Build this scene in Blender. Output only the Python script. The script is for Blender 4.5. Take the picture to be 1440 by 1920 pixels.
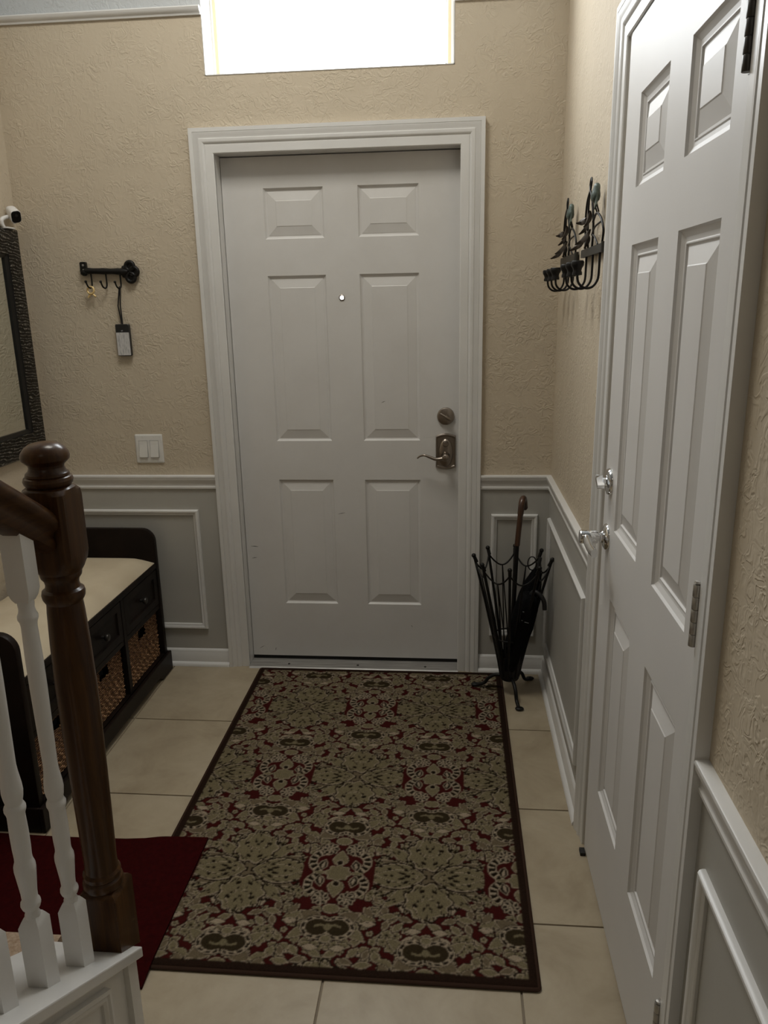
import bpy, bmesh, math, random
import numpy as np
from mathutils import Vector, Matrix

scene = bpy.context.scene
for o in list(bpy.data.objects):
    bpy.data.objects.remove(o, do_unlink=True)
COL = scene.collection
PI = math.pi
SL = 0.642                                   # rise per metre of the stair slope

# ------------------------------------------------------------------ camera
CAM = Vector((0.8757, -2.9888, 1.5167))
YAW, PITCH, ROLL = -0.0930, 0.2673, -0.0197
cd = bpy.data.cameras.new('camera')
cam = bpy.data.objects.new('camera', cd)
COL.objects.link(cam)
fw = Vector((math.sin(YAW) * math.cos(PITCH), math.cos(YAW) * math.cos(PITCH), -math.sin(PITCH)))
rt = Vector((math.cos(YAW), -math.sin(YAW), 0))
up = rt.cross(fw)
r2 = rt * math.cos(ROLL) + up * math.sin(ROLL)
u2 = -rt * math.sin(ROLL) + up * math.cos(ROLL)
m = Matrix((r2, u2, -fw)).transposed().to_4x4()
m.translation = CAM
cam.matrix_world = m
cd.sensor_width = 36.0
cd.lens = 1441.14 / 1920 * 36.0
cd.clip_start = 0.02
scene.camera = cam

# ------------------------------------------------------------------ light
world = bpy.data.worlds.new('overcast_sky')
scene.world = world
world.use_nodes = True
bg = world.node_tree.nodes['Background']
bg.inputs[0].default_value = (0.93, 0.97, 1.0, 1)
bg.inputs[1].default_value = 17.0
scene.view_settings.view_transform = 'Standard'
scene.view_settings.look = 'None'
scene.view_settings.gamma = 1.0
scene.view_settings.use_curve_mapping = False
scene.view_settings.exposure = 0.0


def area_light(name, loc, rot, sx, sy, power, col, portal=False):
    l = bpy.data.lights.new(name, 'AREA')
    l.shape = 'RECTANGLE'
    l.size, l.size_y = sx, sy
    l.energy = power
    l.color = col
    if portal:
        l.cycles.is_portal = True
    o = bpy.data.objects.new(name, l)
    o.location = loc
    o.rotation_euler = rot
    COL.objects.link(o)
    return o


area_light('window_portal', (0.43, 0.19, 2.655), (-PI / 2, 0, 0), 0.86, 0.68, 1, (1, 1, 1), True)
area_light('foyer_ceiling_lamp', (0.25, -0.95, 3.22), (0, 0, 0), 0.55, 0.55, 17.5, (1.0, 0.955, 0.86))
area_light('hall_fill_light', (0.55, -4.2, 3.22), (0, 0, 0), 0.8, 0.8, 2.5, (1.0, 0.90, 0.76))  # soft fill added from behind the viewer, not a known fixture

# ------------------------------------------------------------------ materials
MATS = {}


def mat(name, col, rough=0.5, metal=0.0, spec=0.5, coat=0.0):
    mt = bpy.data.materials.new(name)
    mt.use_nodes = True
    b = mt.node_tree.nodes['Principled BSDF']
    b.inputs['Base Color'].default_value = (*col, 1)
    b.inputs['Roughness'].default_value = rough
    b.inputs['Metallic'].default_value = metal
    b.inputs['Specular IOR Level'].default_value = spec
    if coat:
        b.inputs['Coat Weight'].default_value = coat
        b.inputs['Coat Roughness'].default_value = 0.12
    MATS[name] = mt
    return mt


def NT(mt):
    return mt.node_tree.nodes, mt.node_tree.links, mt.node_tree.nodes['Principled BSDF']


def coords(mt, scale=(1, 1, 1), kind='Object', rot=(0, 0, 0)):
    n, l, b = NT(mt)
    tc = n.new('ShaderNodeTexCoord')
    mp = n.new('ShaderNodeMapping')
    mp.inputs['Scale'].default_value = scale
    mp.inputs['Rotation'].default_value = rot
    l.new(tc.outputs[kind], mp.inputs['Vector'])
    return mp.outputs['Vector']


def noise(mt, vec, scale, detail=3, rough=0.5, dist=0.0):
    n, l, b = NT(mt)
    t = n.new('ShaderNodeTexNoise')
    t.inputs['Scale'].default_value = scale
    t.inputs['Detail'].default_value = detail
    t.inputs['Roughness'].default_value = rough
    t.inputs['Distortion'].default_value = dist
    l.new(vec, t.inputs['Vector'])
    return t.outputs['Fac']


def ramp(mt, fac, stops):
    n, l, b = NT(mt)
    r = n.new('ShaderNodeValToRGB')
    e = r.color_ramp.elements
    while len(e) < len(stops):
        e.new(0.5)
    for i, (p, c) in enumerate(stops):
        e[i].position = p
        e[i].color = (*c, 1) if len(c) == 3 else c
    l.new(fac, r.inputs['Fac'])
    return r.outputs['Color']


def bump(mt, h, strength, dist):
    n, l, b = NT(mt)
    bp = n.new('ShaderNodeBump')
    bp.inputs['Strength'].default_value = strength
    bp.inputs['Distance'].default_value = dist
    l.new(h, bp.inputs['Height'])
    l.new(bp.outputs['Normal'], b.inputs['Normal'])


def setcol(mt, out):
    n, l, b = NT(mt)
    l.new(out, b.inputs['Base Color'])


def plaster(name, c1, c2):
    mt = mat(name, c1, 0.75, spec=0.25)
    v = coords(mt)
    n, l, b = NT(mt)
    h = noise(mt, v, 36, 2.0, 0.5, 1.1)
    hr = ramp(mt, h, [(0.41, (0, 0, 0)), (0.49, (1, 1, 1)), (0.54, (0.8, 0.8, 0.8)), (0.66, (0.15, 0.15, 0.15))])
    mk = ramp(mt, noise(mt, v, 13, 2.0), [(0.36, (0.12, 0.12, 0.12)), (0.62, (1, 1, 1))])
    mm = n.new('ShaderNodeMix')
    mm.data_type = 'RGBA'
    mm.blend_type = 'MULTIPLY'
    mm.inputs[0].default_value = 1.0
    l.new(hr, mm.inputs[6])
    l.new(mk, mm.inputs[7])
    bump(mt, mm.outputs[2], 0.42, 0.0036)
    setcol(mt, ramp(mt, noise(mt, v, 2.2, 3), [(0.3, c1), (0.7, c2)]))
    return mt


plaster('wall_beige', (0.55, 0.475, 0.365), (0.59, 0.51, 0.395))
plaster('wall_white', (0.50, 0.52, 0.53), (0.53, 0.55, 0.56))
mt = mat('trim_white', (0.66, 0.65, 0.62), 0.32, spec=0.5)
v = coords(mt, (1, 1, 1))
setcol(mt, ramp(mt, noise(mt, v, 5, 4), [(0.25, (0.68, 0.675, 0.66)), (0.75, (0.75, 0.745, 0.73))]))
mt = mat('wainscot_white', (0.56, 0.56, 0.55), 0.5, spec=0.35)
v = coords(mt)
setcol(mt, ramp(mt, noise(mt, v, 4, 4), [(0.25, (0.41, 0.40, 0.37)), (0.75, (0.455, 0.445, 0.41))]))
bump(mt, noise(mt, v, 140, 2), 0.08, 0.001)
mt = mat('door_white', (0.66, 0.64, 0.61), 0.38, spec=0.45)
v = coords(mt)
setcol(mt, ramp(mt, noise(mt, v, 3.5, 6, 0.65), [(0.2, (0.63, 0.615, 0.595)), (0.6, (0.69, 0.68, 0.665))]))
v2 = coords(mt, (90, 90, 5))
bump(mt, noise(mt, v2, 4, 3), 0.05, 0.001)
mt = mat('closet_white', (0.66, 0.65, 0.635), 0.46, spec=0.34)
v = coords(mt)
setcol(mt, ramp(mt, noise(mt, v, 3, 3), [(0.3, (0.67, 0.66, 0.65)), (0.7, (0.71, 0.70, 0.69))]))
bump(mt, noise(mt, v, 220, 2), 0.03, 0.0006)
mt = mat('tile', (0.5, 0.43, 0.34), 0.38, spec=0.45)
n, l, b = NT(mt)
v = coords(mt, (1, 1, 1), 'Object')
oi = n.new('ShaderNodeObjectInfo')
va = n.new('ShaderNodeVectorMath')
va.operation = 'MULTIPLY_ADD'
va.inputs[1].default_value = (1, 1, 1)
cx = n.new('ShaderNodeCombineXYZ')
mu = n.new('ShaderNodeMath')
mu.operation = 'MULTIPLY'
mu.inputs[1].default_value = 40.0
l.new(oi.outputs['Random'], mu.inputs[0])
l.new(mu.outputs[0], cx.inputs[0])
l.new(mu.outputs[0], cx.inputs[2])
l.new(v, va.inputs[0])
l.new(cx.outputs[0], va.inputs[2])
nz = noise(mt, va.outputs[0], 5.5, 6, 0.62, 0.4)
setcol(mt, ramp(mt, nz, [(0.28, (0.315, 0.256, 0.174)), (0.5, (0.400, 0.334, 0.234)), (0.72, (0.462, 0.396, 0.288))]))
bump(mt, noise(mt, va.outputs[0], 30, 4), 0.06, 0.002)
mat('grout', (0.25, 0.205, 0.15), 0.9)
mt = mat('newel_wood', (0.10, 0.04, 0.015), 0.30, spec=0.22, coat=0.12)
v = coords(mt, (30, 30, 1.6))
setcol(mt, ramp(mt, noise(mt, v, 2.2, 5, 0.6, 0.6), [(0.3, (0.026, 0.0100, 0.0035)), (0.55, (0.058, 0.025, 0.0075)), (0.75, (0.092, 0.042, 0.0125))]))
mt = mat('rail_wood', (0.10, 0.04, 0.015), 0.34, spec=0.2, coat=0.08)
v = coords(mt, (30, 1.6, 30), rot=(math.radians(-32.7), 0, 0))
setcol(mt, ramp(mt, noise(mt, v, 2.2, 5, 0.6, 0.6), [(0.3, (0.026, 0.0100, 0.0035)), (0.55, (0.058, 0.025, 0.0075)), (0.75, (0.092, 0.042, 0.0125))]))
mt = mat('espresso_wood', (0.016, 0.009, 0.007), 0.45, spec=0.18)
v = coords(mt, (3, 3, 3))
setcol(mt, ramp(mt, noise(mt, v, 3, 5), [(0.3, (0.006, 0.004, 0.003)), (0.7, (0.014, 0.008, 0.006))]))
mt = mat('cushion_cloth', (0.55, 0.47, 0.345), 0.95, spec=0.1)
v = coords(mt)
setcol(mt, ramp(mt, noise(mt, v, 6, 4), [(0.3, (0.50, 0.42, 0.30)), (0.7, (0.60, 0.52, 0.385))]))
bump(mt, noise(mt, v, 500, 2), 0.15, 0.0008)
mt = mat('wicker', (0.20, 0.10, 0.045), 0.6, spec=0.3)
n, l, b = NT(mt)
v = coords(mt, (1, 1, 1))
wv_ = n.new('ShaderNodeTexWave')
wv_.wave_type = 'BANDS'
wv_.bands_direction = 'Z'
wv_.inputs['Scale'].default_value = 40.0
wv_.inputs['Distortion'].default_value = 2.6
wv_.inputs['Detail'].default_value = 2.0
wv_.inputs['Detail Scale'].default_value = 2.0
l.new(v, wv_.inputs['Vector'])
rc_ = ramp(mt, wv_.outputs['Fac'], [(0.12, (0.045, 0.018, 0.008)), (0.45, (0.30, 0.155, 0.075)), (0.85, (0.46, 0.29, 0.165))])
mx_ = n.new('ShaderNodeMix')
mx_.data_type = 'RGBA'
mx_.blend_type = 'MULTIPLY'
mx_.inputs[0].default_value = 1.0
l.new(rc_, mx_.inputs[6])
l.new(ramp(mt, noise(mt, coords(mt, (40, 40, 90)), 1.0, 3), [(0.3, (0.5, 0.45, 0.4)), (0.7, (1.1, 1.05, 1.0))]), mx_.inputs[7])
setcol(mt, mx_.outputs[2])
bump(mt, wv_.outputs['Fac'], 0.5, 0.003)
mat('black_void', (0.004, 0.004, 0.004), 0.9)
mt = mat('black_iron', (0.006, 0.0055, 0.005), 0.45, 0.0, 0.3)
mt = mat('dark_bronze', (0.045, 0.036, 0.028), 0.42, 0.7)
v = coords(mt)
setcol(mt, ramp(mt, noise(mt, v, 60, 4), [(0.3, (0.025, 0.02, 0.016)), (0.7, (0.075, 0.06, 0.048))]))
mt = mat('patina', (0.12, 0.17, 0.145), 0.42, 0.35)
v = coords(mt)
setcol(mt, ramp(mt, noise(mt, v, 45, 4), [(0.3, (0.05, 0.07, 0.062)), (0.7, (0.16, 0.20, 0.175))]))
mat('black_paint_bar', (0.018, 0.017, 0.013), 0.5)
mat('satin_nickel', (0.32, 0.275, 0.235), 0.3, 1.0)
mat('chrome', (0.78, 0.78, 0.78), 0.07, 1.0)
mat('hinge_steel', (0.45, 0.43, 0.40), 0.4, 0.8)
mat('hinge_dark', (0.06, 0.055, 0.05), 0.4, 0.8)
mat('mirror_glass', (0.80, 0.83, 0.80), 0.015, 1.0)
mt = mat('hammered_black', (0.015, 0.014, 0.014), 0.24, 0.5, 0.6)
v = coords(mt, (1, 0.45, 1), rot=(0.25, 0, 0))
n, l, b = NT(mt)
wv_ = n.new('ShaderNodeTexWave')
wv_.wave_type = 'BANDS'
wv_.bands_direction = 'Z'
wv_.inputs['Scale'].default_value = 27.0
wv_.inputs['Distortion'].default_value = 7.0
wv_.inputs['Detail'].default_value = 2.0
wv_.inputs['Detail Scale'].default_value = 1.6
l.new(v, wv_.inputs['Vector'])
hr = ramp(mt, wv_.outputs['Fac'], [(0.35, (0, 0, 0)), (0.95, (1, 1, 1))])
bump(mt, hr, 1.0, 0.004)
nz_ = noise(mt, coords(mt), 120, 2)
mx_ = n.new('ShaderNodeMix')
mx_.data_type = 'RGBA'
mx_.blend_type = 'MULTIPLY'
mx_.inputs[0].default_value = 1.0
l.new(ramp(mt, wv_.outputs['Fac'], [(0.66, (0.008, 0.0075, 0.007)), (0.97, (0.30, 0.28, 0.25))]), mx_.inputs[6])
l.new(ramp(mt, nz_, [(0.40, (0.12, 0.12, 0.12)), (0.62, (1, 1, 1))]), mx_.inputs[7])
setcol(mt, mx_.outputs[2])
mat('frame_inner', (0.006, 0.006, 0.006), 0.35)
mat('white_plastic', (0.70, 0.69, 0.66), 0.35)
mat('camera_white', (0.78, 0.77, 0.76), 0.4)
mat('black_gloss', (0.006, 0.006, 0.007), 0.18)
mat('black_plastic', (0.012, 0.012, 0.013), 0.4)
mat('brass', (0.78, 0.58, 0.27), 0.32, 0.35)
mat('umbrella_cloth', (0.0035, 0.0035, 0.004), 0.8, spec=0.12)
mat('grey_print_and_gap_shade', (0.30, 0.31, 0.33), 0.6)  # printed marks, and the imitated gap shade on the switch plate
mt = mat('handle_wood', (0.055, 0.022, 0.010), 0.3, coat=0.3)
v = coords(mt, (40, 40, 4))
setcol(mt, ramp(mt, noise(mt, v, 2, 4), [(0.3, (0.03, 0.011, 0.006)), (0.7, (0.085, 0.036, 0.016))]))
mt = mat('paper_label', (0.56, 0.55, 0.54), 0.7)
v = coords(mt, (1, 1, 1))
n, l, b = NT(mt)
vs = coords(mt, (330, 330, 55))
lw = noise(mt, vs, 1.0, 2, 0.6, 0.2)
setcol(mt, ramp(mt, lw, [(0.36, (0.36, 0.36, 0.37)), (0.50, (0.58, 0.57, 0.565))]))
mt = mat('red_mat', (0.085, 0.004, 0.007), 0.95, spec=0.08)
v = coords(mt)
setcol(mt, ramp(mt, noise(mt, v, 90, 3), [(0.3, (0.024, 0.0010, 0.0010)), (0.7, (0.036, 0.0015, 0.0015))]))
bump(mt, noise(mt, v, 420, 2), 0.5, 0.002)
mt = mat('stair_carpet', (0.38, 0.28, 0.20), 1.0, spec=0.05)
v = coords(mt)
setcol(mt, ramp(mt, noise(mt, v, 130, 3), [(0.3, (0.30, 0.21, 0.14)), (0.7, (0.46, 0.36, 0.27))]))
bump(mt, noise(mt, v, 260, 3), 0.8, 0.004)
mt = mat('threshold_metal', (0.36, 0.35, 0.33), 0.45, 0.5)
v = coords(mt, (4, 80, 80))
setcol(mt, ramp(mt, noise(mt, v, 2, 4), [(0.3, (0.26, 0.25, 0.235)), (0.7, (0.46, 0.45, 0.43))]))
mat('rubber', (0.008, 0.008, 0.008), 0.7)
mat('vinyl_white', (0.72, 0.71, 0.68), 0.4)
mat('vinyl_tan', (0.58, 0.47, 0.30), 0.5)
mt = mat('rug_pile', (0.3, 0.25, 0.18), 0.95, spec=0.06)
n, l, b = NT(mt)
at = n.new('ShaderNodeAttribute')
at.attribute_name = 'weave'
v = coords(mt)
mx = n.new('ShaderNodeMix')
mx.data_type = 'RGBA'
mx.blend_type = 'MULTIPLY'
mx.inputs[0].default_value = 1.0
l.new(at.outputs['Color'], mx.inputs[6])
l.new(ramp(mt, noise(mt, v, 260, 3), [(0.25, (0.72, 0.72, 0.72)), (0.75, (1.12, 1.10, 1.08))]), mx.inputs[7])
setcol(mt, mx.outputs[2])
bump(mt, noise(mt, v, 480, 2), 0.4, 0.0015)
mat('rug_edge', (0.040, 0.022, 0.015), 0.95, spec=0.06)
mat('closet_dark', (0.05, 0.05, 0.05), 0.9)
mt = bpy.data.materials.new('window_glass')
mt.use_nodes = True
nt = mt.node_tree
nt.nodes.clear()
out = nt.nodes.new('ShaderNodeOutputMaterial')
mixs = nt.nodes.new('ShaderNodeMixShader')
tr = nt.nodes.new('ShaderNodeBsdfTransparent')
gl = nt.nodes.new('ShaderNodeBsdfGlossy')
gl.inputs['Roughness'].default_value = 0.02
mixs.inputs[0].default_value = 0.06
nt.links.new(tr.outputs[0], mixs.inputs[1])
nt.links.new(gl.outputs[0], mixs.inputs[2])
nt.links.new(mixs.outputs[0], out.inputs['Surface'])
MATS['window_glass'] = mt

# ------------------------------------------------------------------ mesh helpers
WL = {}


class MB:
    def __init__(self):
        self.v, self.f, self.mi = [], [], []

    def add(self, vs, fs, mi=0):
        k = len(self.v)
        self.v += [tuple(p) for p in vs]
        self.f += [tuple(i + k for i in f) for f in fs]
        self.mi += [mi] * len(fs)
        return self

    def box(self, x0, x1, y0, y1, z0, z1, mi=0):
        vs = [(x, y, z) for z in (z0, z1) for y in (y0, y1) for x in (x0, x1)]
        fs = [(0, 2, 3, 1), (4, 5, 7, 6), (0, 1, 5, 4), (2, 6, 7, 3), (0, 4, 6, 2), (1, 3, 7, 5)]
        return self.add(vs, fs, mi)

    def prism(self, pts, fn, h0, h1, mi=0):
        """extrude the 2D outline pts: fn(a, b, h) -> xyz"""
        n = len(pts)
        vs = [fn(a, b, h0) for a, b in pts] + [fn(a, b, h1) for a, b in pts]
        fs = [tuple(range(n)), tuple(range(2 * n - 1, n - 1, -1))]
        fs += [(i, (i + 1) % n, n + (i + 1) % n, n + i) for i in range(n)]
        return self.add(vs, fs, mi)

    def loft(self, rings, closed=True, caps=True, mi=0):
        n = len(rings[0])
        vs = [p for r in rings for p in r]
        fs = []
        for i in range(len(rings) - 1):
            for j in range(n if closed else n - 1):
                a, b2 = i * n + j, i * n + (j + 1) % n
                fs.append((a, b2, b2 + n, a + n))
        if caps:
            fs.append(tuple(range(n - 1, -1, -1)))
            fs.append(tuple(range((len(rings) - 1) * n, len(rings) * n)))
        return self.add(vs, fs, mi)

    def lathe(self, prof, o=(0, 0, 0), axis=(0, 0, 1), seg=28, mi=0):
        """prof: (radius, height along axis)"""
        ax = Vector(axis).normalized()
        t = Vector((1, 0, 0)) if abs(ax.x) < 0.9 else Vector((0, 1, 0))
        e1 = (t - ax * t.dot(ax)).normalized()
        e2 = ax.cross(e1)
        o = Vector(o)
        rings = [[o + ax * h + (e1 * math.cos(2 * PI * k / seg) + e2 * math.sin(2 * PI * k / seg)) * max(r, 1e-5)
                  for k in range(seg)] for r, h in prof]
        return self.loft(rings, mi=mi)

    def tube(self, pts, r, seg=8, closed=False, mi=0, flat=1.0):
        pts = [Vector(p) for p in pts]
        n = len(pts)
        rr = r if isinstance(r, (list, tuple)) else [r] * n
        rings = []
        prev = None
        for i in range(n):
            if closed:
                d = (pts[(i + 1) % n] - pts[i - 1])
            else:
                d = pts[min(i + 1, n - 1)] - pts[max(i - 1, 0)]
            d.normalize()
            if prev is None:
                t = Vector((0, 0, 1)) if abs(d.z) < 0.9 else Vector((1, 0, 0))
            else:
                t = prev
            e1 = (t - d * t.dot(d)).normalized()
            prev = e1
            e2 = d.cross(e1)
            rings.append([pts[i] + e1 * math.cos(2 * PI * k / seg) * rr[i] + e2 * math.sin(2 * PI * k / seg) * rr[i] * flat
                          for k in range(seg)])
        if closed:
            rings.append(rings[0])
        return self.loft(rings, caps=not closed, mi=mi)

    def ball(self, c, rx, ry=None, rz=None, seg=14, rings=9, M=None):
        ry = rx if ry is None else ry
        rz = rx if rz is None else rz
        c = Vector(c)
        rs = []
        for i in range(rings + 1):
            a = -PI / 2 + PI * i / rings
            q = max(math.cos(a), 1e-3)
            ring = []
            for k in range(seg):
                p = Vector((rx * q * math.cos(2 * PI * k / seg), ry * q * math.sin(2 * PI * k / seg), rz * math.sin(a)))
                if M is not None:
                    p = M @ p
                ring.append(c + p)
            rs.append(ring)
        return self.loft(rs)

    def sweep(self, path, prof, fn, closed=False, mi=0):
        """mitred moulding: path in wall coordinates (s, z); prof (outward offset, height off wall)"""
        P = [Vector(p) for p in path]
        n = len(P)
        offs = []
        for i in range(n):
            def nrm(a, b2):
                d = (b2 - a).normalized()
                return Vector((-d.y, d.x))
            if closed:
                n1, n2 = nrm(P[i - 1], P[i]), nrm(P[i], P[(i + 1) % n])
            elif i == 0:
                n1 = n2 = nrm(P[0], P[1])
            elif i == n - 1:
                n1 = n2 = nrm(P[-2], P[-1])
            else:
                n1, n2 = nrm(P[i - 1], P[i]), nrm(P[i], P[i + 1])
            s = n1 + n2
            offs.append(s / max(s.dot(n1), 0.05))
        rings = []
        for i in range(n):
            rings.append([fn(P[i].x + offs[i].x * w, P[i].y + offs[i].y * w, h) for w, h in prof])
        if closed:
            rings.append(rings[0])
        return self.loft(rings, closed=True, caps=not closed, mi=mi)

    def build(self, name, mats, parent=None, smooth=None, bevel=0.0, origin=None, sub=0):
        if isinstance(mats, str):
            mats = [mats]
        vs = np.array([tuple(p) for p in self.v], dtype=float)
        if parent is not None:
            org = WL[parent]
        elif origin is not None:
            org = Vector(origin)
        else:
            lo, hi = vs.min(0), vs.max(0)
            org = Vector(((lo[0] + hi[0]) / 2, (lo[1] + hi[1]) / 2, lo[2]))
        me = bpy.data.meshes.new(name)
        me.from_pydata([tuple(p) for p in (vs - np.array(org))], [], self.f)
        for mm in mats:
            me.materials.append(MATS[mm])
        if len(mats) > 1:
            me.polygons.foreach_set('material_index', self.mi)
        bm = bmesh.new()
        bm.from_mesh(me)
        bmesh.ops.remove_doubles(bm, verts=bm.verts, dist=1e-6)
        bmesh.ops.recalc_face_normals(bm, faces=bm.faces)
        if bevel:
            es = [e for e in bm.edges if len(e.link_faces) == 2 and e.calc_face_angle(0) > 0.6]
            bmesh.ops.bevel(bm, geom=es, offset=bevel, segments=2, profile=0.6, affect='EDGES', clamp_overlap=True)
        if smooth is not None:
            for f in bm.faces:
                f.smooth = True
            for e in bm.edges:
                if len(e.link_faces) != 2 or e.calc_face_angle(0) > math.radians(smooth):
                    e.smooth = False
        bm.to_mesh(me)
        bm.free()
        o = bpy.data.objects.new(name, me)
        COL.objects.link(o)
        if sub:
            md = o.modifiers.new('subdivision', 'SUBSURF')
            md.levels = md.render_levels = sub
        if parent is not None:
            o.parent = parent
        else:
            o.location = org
        WL[o] = Vector(org)
        return o


def empty(name, loc):
    o = bpy.data.objects.new(name, None)
    o.empty_display_size = 0.05
    COL.objects.link(o)
    o.location = loc
    WL[o] = Vector(loc)
    return o


def tag(o, label, cat, group=None, kind=None):
    o['label'] = label
    o['category'] = cat
    if group:
        o['group'] = group
    if kind:
        o['kind'] = kind
    return o


def struct(o, label, cat):
    return tag(o, label, cat, kind='structure')


def copy_tree(o, parent=None, loc=None):
    c = o.copy()
    COL.objects.link(c)
    if parent is not None:
        c.parent = parent
    if loc is not None:
        c.location = loc
    for ch in list(o.children):
        copy_tree(ch, c)
    return c


def arc(c, r, a0, a1, n, fn):
    return [fn(c[0] + r * math.cos(a0 + (a1 - a0) * i / n), c[1] + r * math.sin(a0 + (a1 - a0) * i / n)) for i in range(n + 1)]


def smooth_path(pts, n=6, closed=False):
    """Catmull-Rom through pts"""
    P = [Vector(p) for p in pts]
    k = len(P)
    out = []
    for i in range(k if closed else k - 1):
        if closed:
            p0, p1, p2, p3 = P[i - 1], P[i], P[(i + 1) % k], P[(i + 2) % k]
        else:
            p0, p1, p2, p3 = P[max(i - 1, 0)], P[i], P[i + 1], P[min(i + 2, k - 1)]
        for j in range(n):
            t = j / n
            out.append(0.5 * ((2 * p1) + (p2 - p0) * t + (2 * p0 - 5 * p1 + 4 * p2 - p3) * t * t + (3 * p1 - p0 - 3 * p2 + p3) * t ** 3))
    if not closed:
        out.append(P[-1])
    return out


def rrect(x0, x1, y0, y1, r, n=5):
    pts = []
    for cx_, cy_, a in ((x1 - r, y1 - r, 0), (x0 + r, y1 - r, PI / 2), (x0 + r, y0 + r, PI), (x1 - r, y0 + r, 1.5 * PI)):
        for i in range(n + 1):
            t = a + PI / 2 * i / n
            pts.append((cx_ + r * math.cos(t), cy_ + r * math.sin(t)))
    return pts


# wall coordinate frames: (s, z, height off the wall) -> world
LX, RX, ZC, YB = -0.794, 1.258, 3.3, -6.0
fb = lambda s, z, h: (s, -h, z)                    # wall with the front door
fr = lambda s, z, h: (RX - h, -s, z)               # right wall, s grows towards the viewer
fl = lambda s, z, h: (LX + h, -s, z)               # left wall


def wall(name, fn, ss, zs, holes, th, mats, split, label):
    """one wall with real openings; holes in (s0, s1, z0, z1)"""
    b = MB()
    solid = {}
    for i in range(len(ss) - 1):
        for j in range(len(zs) - 1):
            cs, cz = (ss[i] + ss[i + 1]) / 2, (zs[j] + zs[j + 1]) / 2
            solid[i, j] = not any(a < cs < c and d < cz < e for a, c, d, e in holes)
    for (i, j), s in solid.items():
        if not s:
            continue
        a, c, d, e = ss[i], ss[i + 1], zs[j], zs[j + 1]
        mi = 1 if (d + e) / 2 > split else 0
        b.add([fn(a, d, 0), fn(c, d, 0), fn(c, e, 0), fn(a, e, 0)], [(0, 1, 2, 3)], mi)
        b.add([fn(a, d, -th), fn(c, d, -th), fn(c, e, -th), fn(a, e, -th)], [(3, 2, 1, 0)], mi)
        for di, dj, p, q in ((-1, 0, (a, d), (a, e)), (1, 0, (c, d), (c, e)), (0, -1, (a, d), (c, d)), (0, 1, (a, e), (c, e))):
            if not solid.get((i + di, j + dj), False):
                b.add([fn(*p, 0), fn(*q, 0), fn(*q, -th), fn(*p, -th)], [(0, 1, 2, 3)], mi)
    return struct(b.build(name, mats), label, 'wall')


# ------------------------------------------------------------------ shell
PR = 2.509
wall('wall_back', fb, [LX - 0.2, -0.02, -0.013, 0.873, 0.92, RX + 0.2], [-0.1, 0.0, 2.067, 2.305, PR, 3.0, ZC],
     [(-0.02, 0.92, 0.0, 2.067), (-0.013, 0.873, 2.305, 3.0)], 0.2, ['wall_beige', 'wall_white'], PR,
     'textured beige wall around the white front door and transom window')
wall('wall_right', fr, [0.0, 1.08, 1.875, -YB], [-0.1, 0.0, 2.075, PR, ZC], [(1.08, 1.875, 0.0, 2.075)], 0.2,
     ['wall_beige', 'wall_white'], PR, 'textured beige wall on the right holding the closet door')
wall('wall_left', fl, [0.0, -YB], [-0.1, PR, ZC], [], 0.2, ['wall_beige', 'wall_white'], PR,
     'textured beige wall on the left behind the mirror')
b = MB().box(LX - 0.2, RX + 0.2, YB - 0.2, YB, -0.1, ZC)
struct(b.build('wall_front', 'wall_beige'), 'beige end wall of the hall behind the viewer', 'wall')
b = MB().box(LX - 0.2, RX + 0.2, YB - 0.2, 0.2, ZC, ZC + 0.1)
struct(b.build('ceiling', 'wall_white'), 'white ceiling high above the entry hall', 'ceiling')

b = MB().box(RX + 0.198, RX + 0.212, -1.95, -1.0, -0.1, 2.2)  # unseen board added to keep outside light from leaking round the closet door
struct(b.build('closet_light_blocker', 'closet_dark'), 'unseen board added behind the closet door to block light', 'wall')

# floor: grout bed with single tiles
fo = MB().box(LX - 0.2, RX + 0.2, YB - 0.2, 0.2, -0.1, -0.004).build('floor', 'grout')
struct(fo, 'entry floor of square beige ceramic tiles with thin grout joints', 'floor')
TP, GX, GY, GJ = 0.4555, 0.5800, -0.4620, 0.0050
tile_mesh = {}
random.seed(4)


def tile(x0, x1, y0, y1):
    w, d = round(x1 - x0, 4), round(y1 - y0, 4)
    if (w, d) not in tile_mesh:
        t = MB().box(-w / 2, w / 2, -d / 2, d / 2, -0.0045, 0.0)
        o = t.build('tile', 'tile', origin=(0, 0, 0), bevel=0.0016)
        tile_mesh[w, d] = o.data
    else:
        o = bpy.data.objects.new('tile', tile_mesh[w, d])
        COL.objects.link(o)
    o.parent = fo
    o.location = Vector(((x0 + x1) / 2, (y0 + y1) / 2, random.uniform(-0.0004, 0.0))) - WL[fo]


for i in range(-4, 3):
    for j in range(-11, 2):
        x0, x1 = GX + i * TP + GJ / 2, GX + (i + 1) * TP - GJ / 2
        y0, y1 = GY + j * TP + GJ / 2, GY + (j + 1) * TP - GJ / 2
        x0, x1 = max(x0, LX + 0.002), min(x1, RX - 0.002)
        y0, y1 = max(y0, YB + 0.002), min(y1, -0.002)
        if x1 - x0 > 0.02 and y1 - y0 > 0.02:
            tile(x0, x1, y0, y1)

# ------------------------------------------------------------------ trims
TN = [0]


def trim(b, label, cat='trim', mats='trim_white', smooth=35, name=None):
    TN[0] += 1
    return struct(b.build(name or 'trim_%d' % TN[0], mats, smooth=smooth), label, cat)


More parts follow.
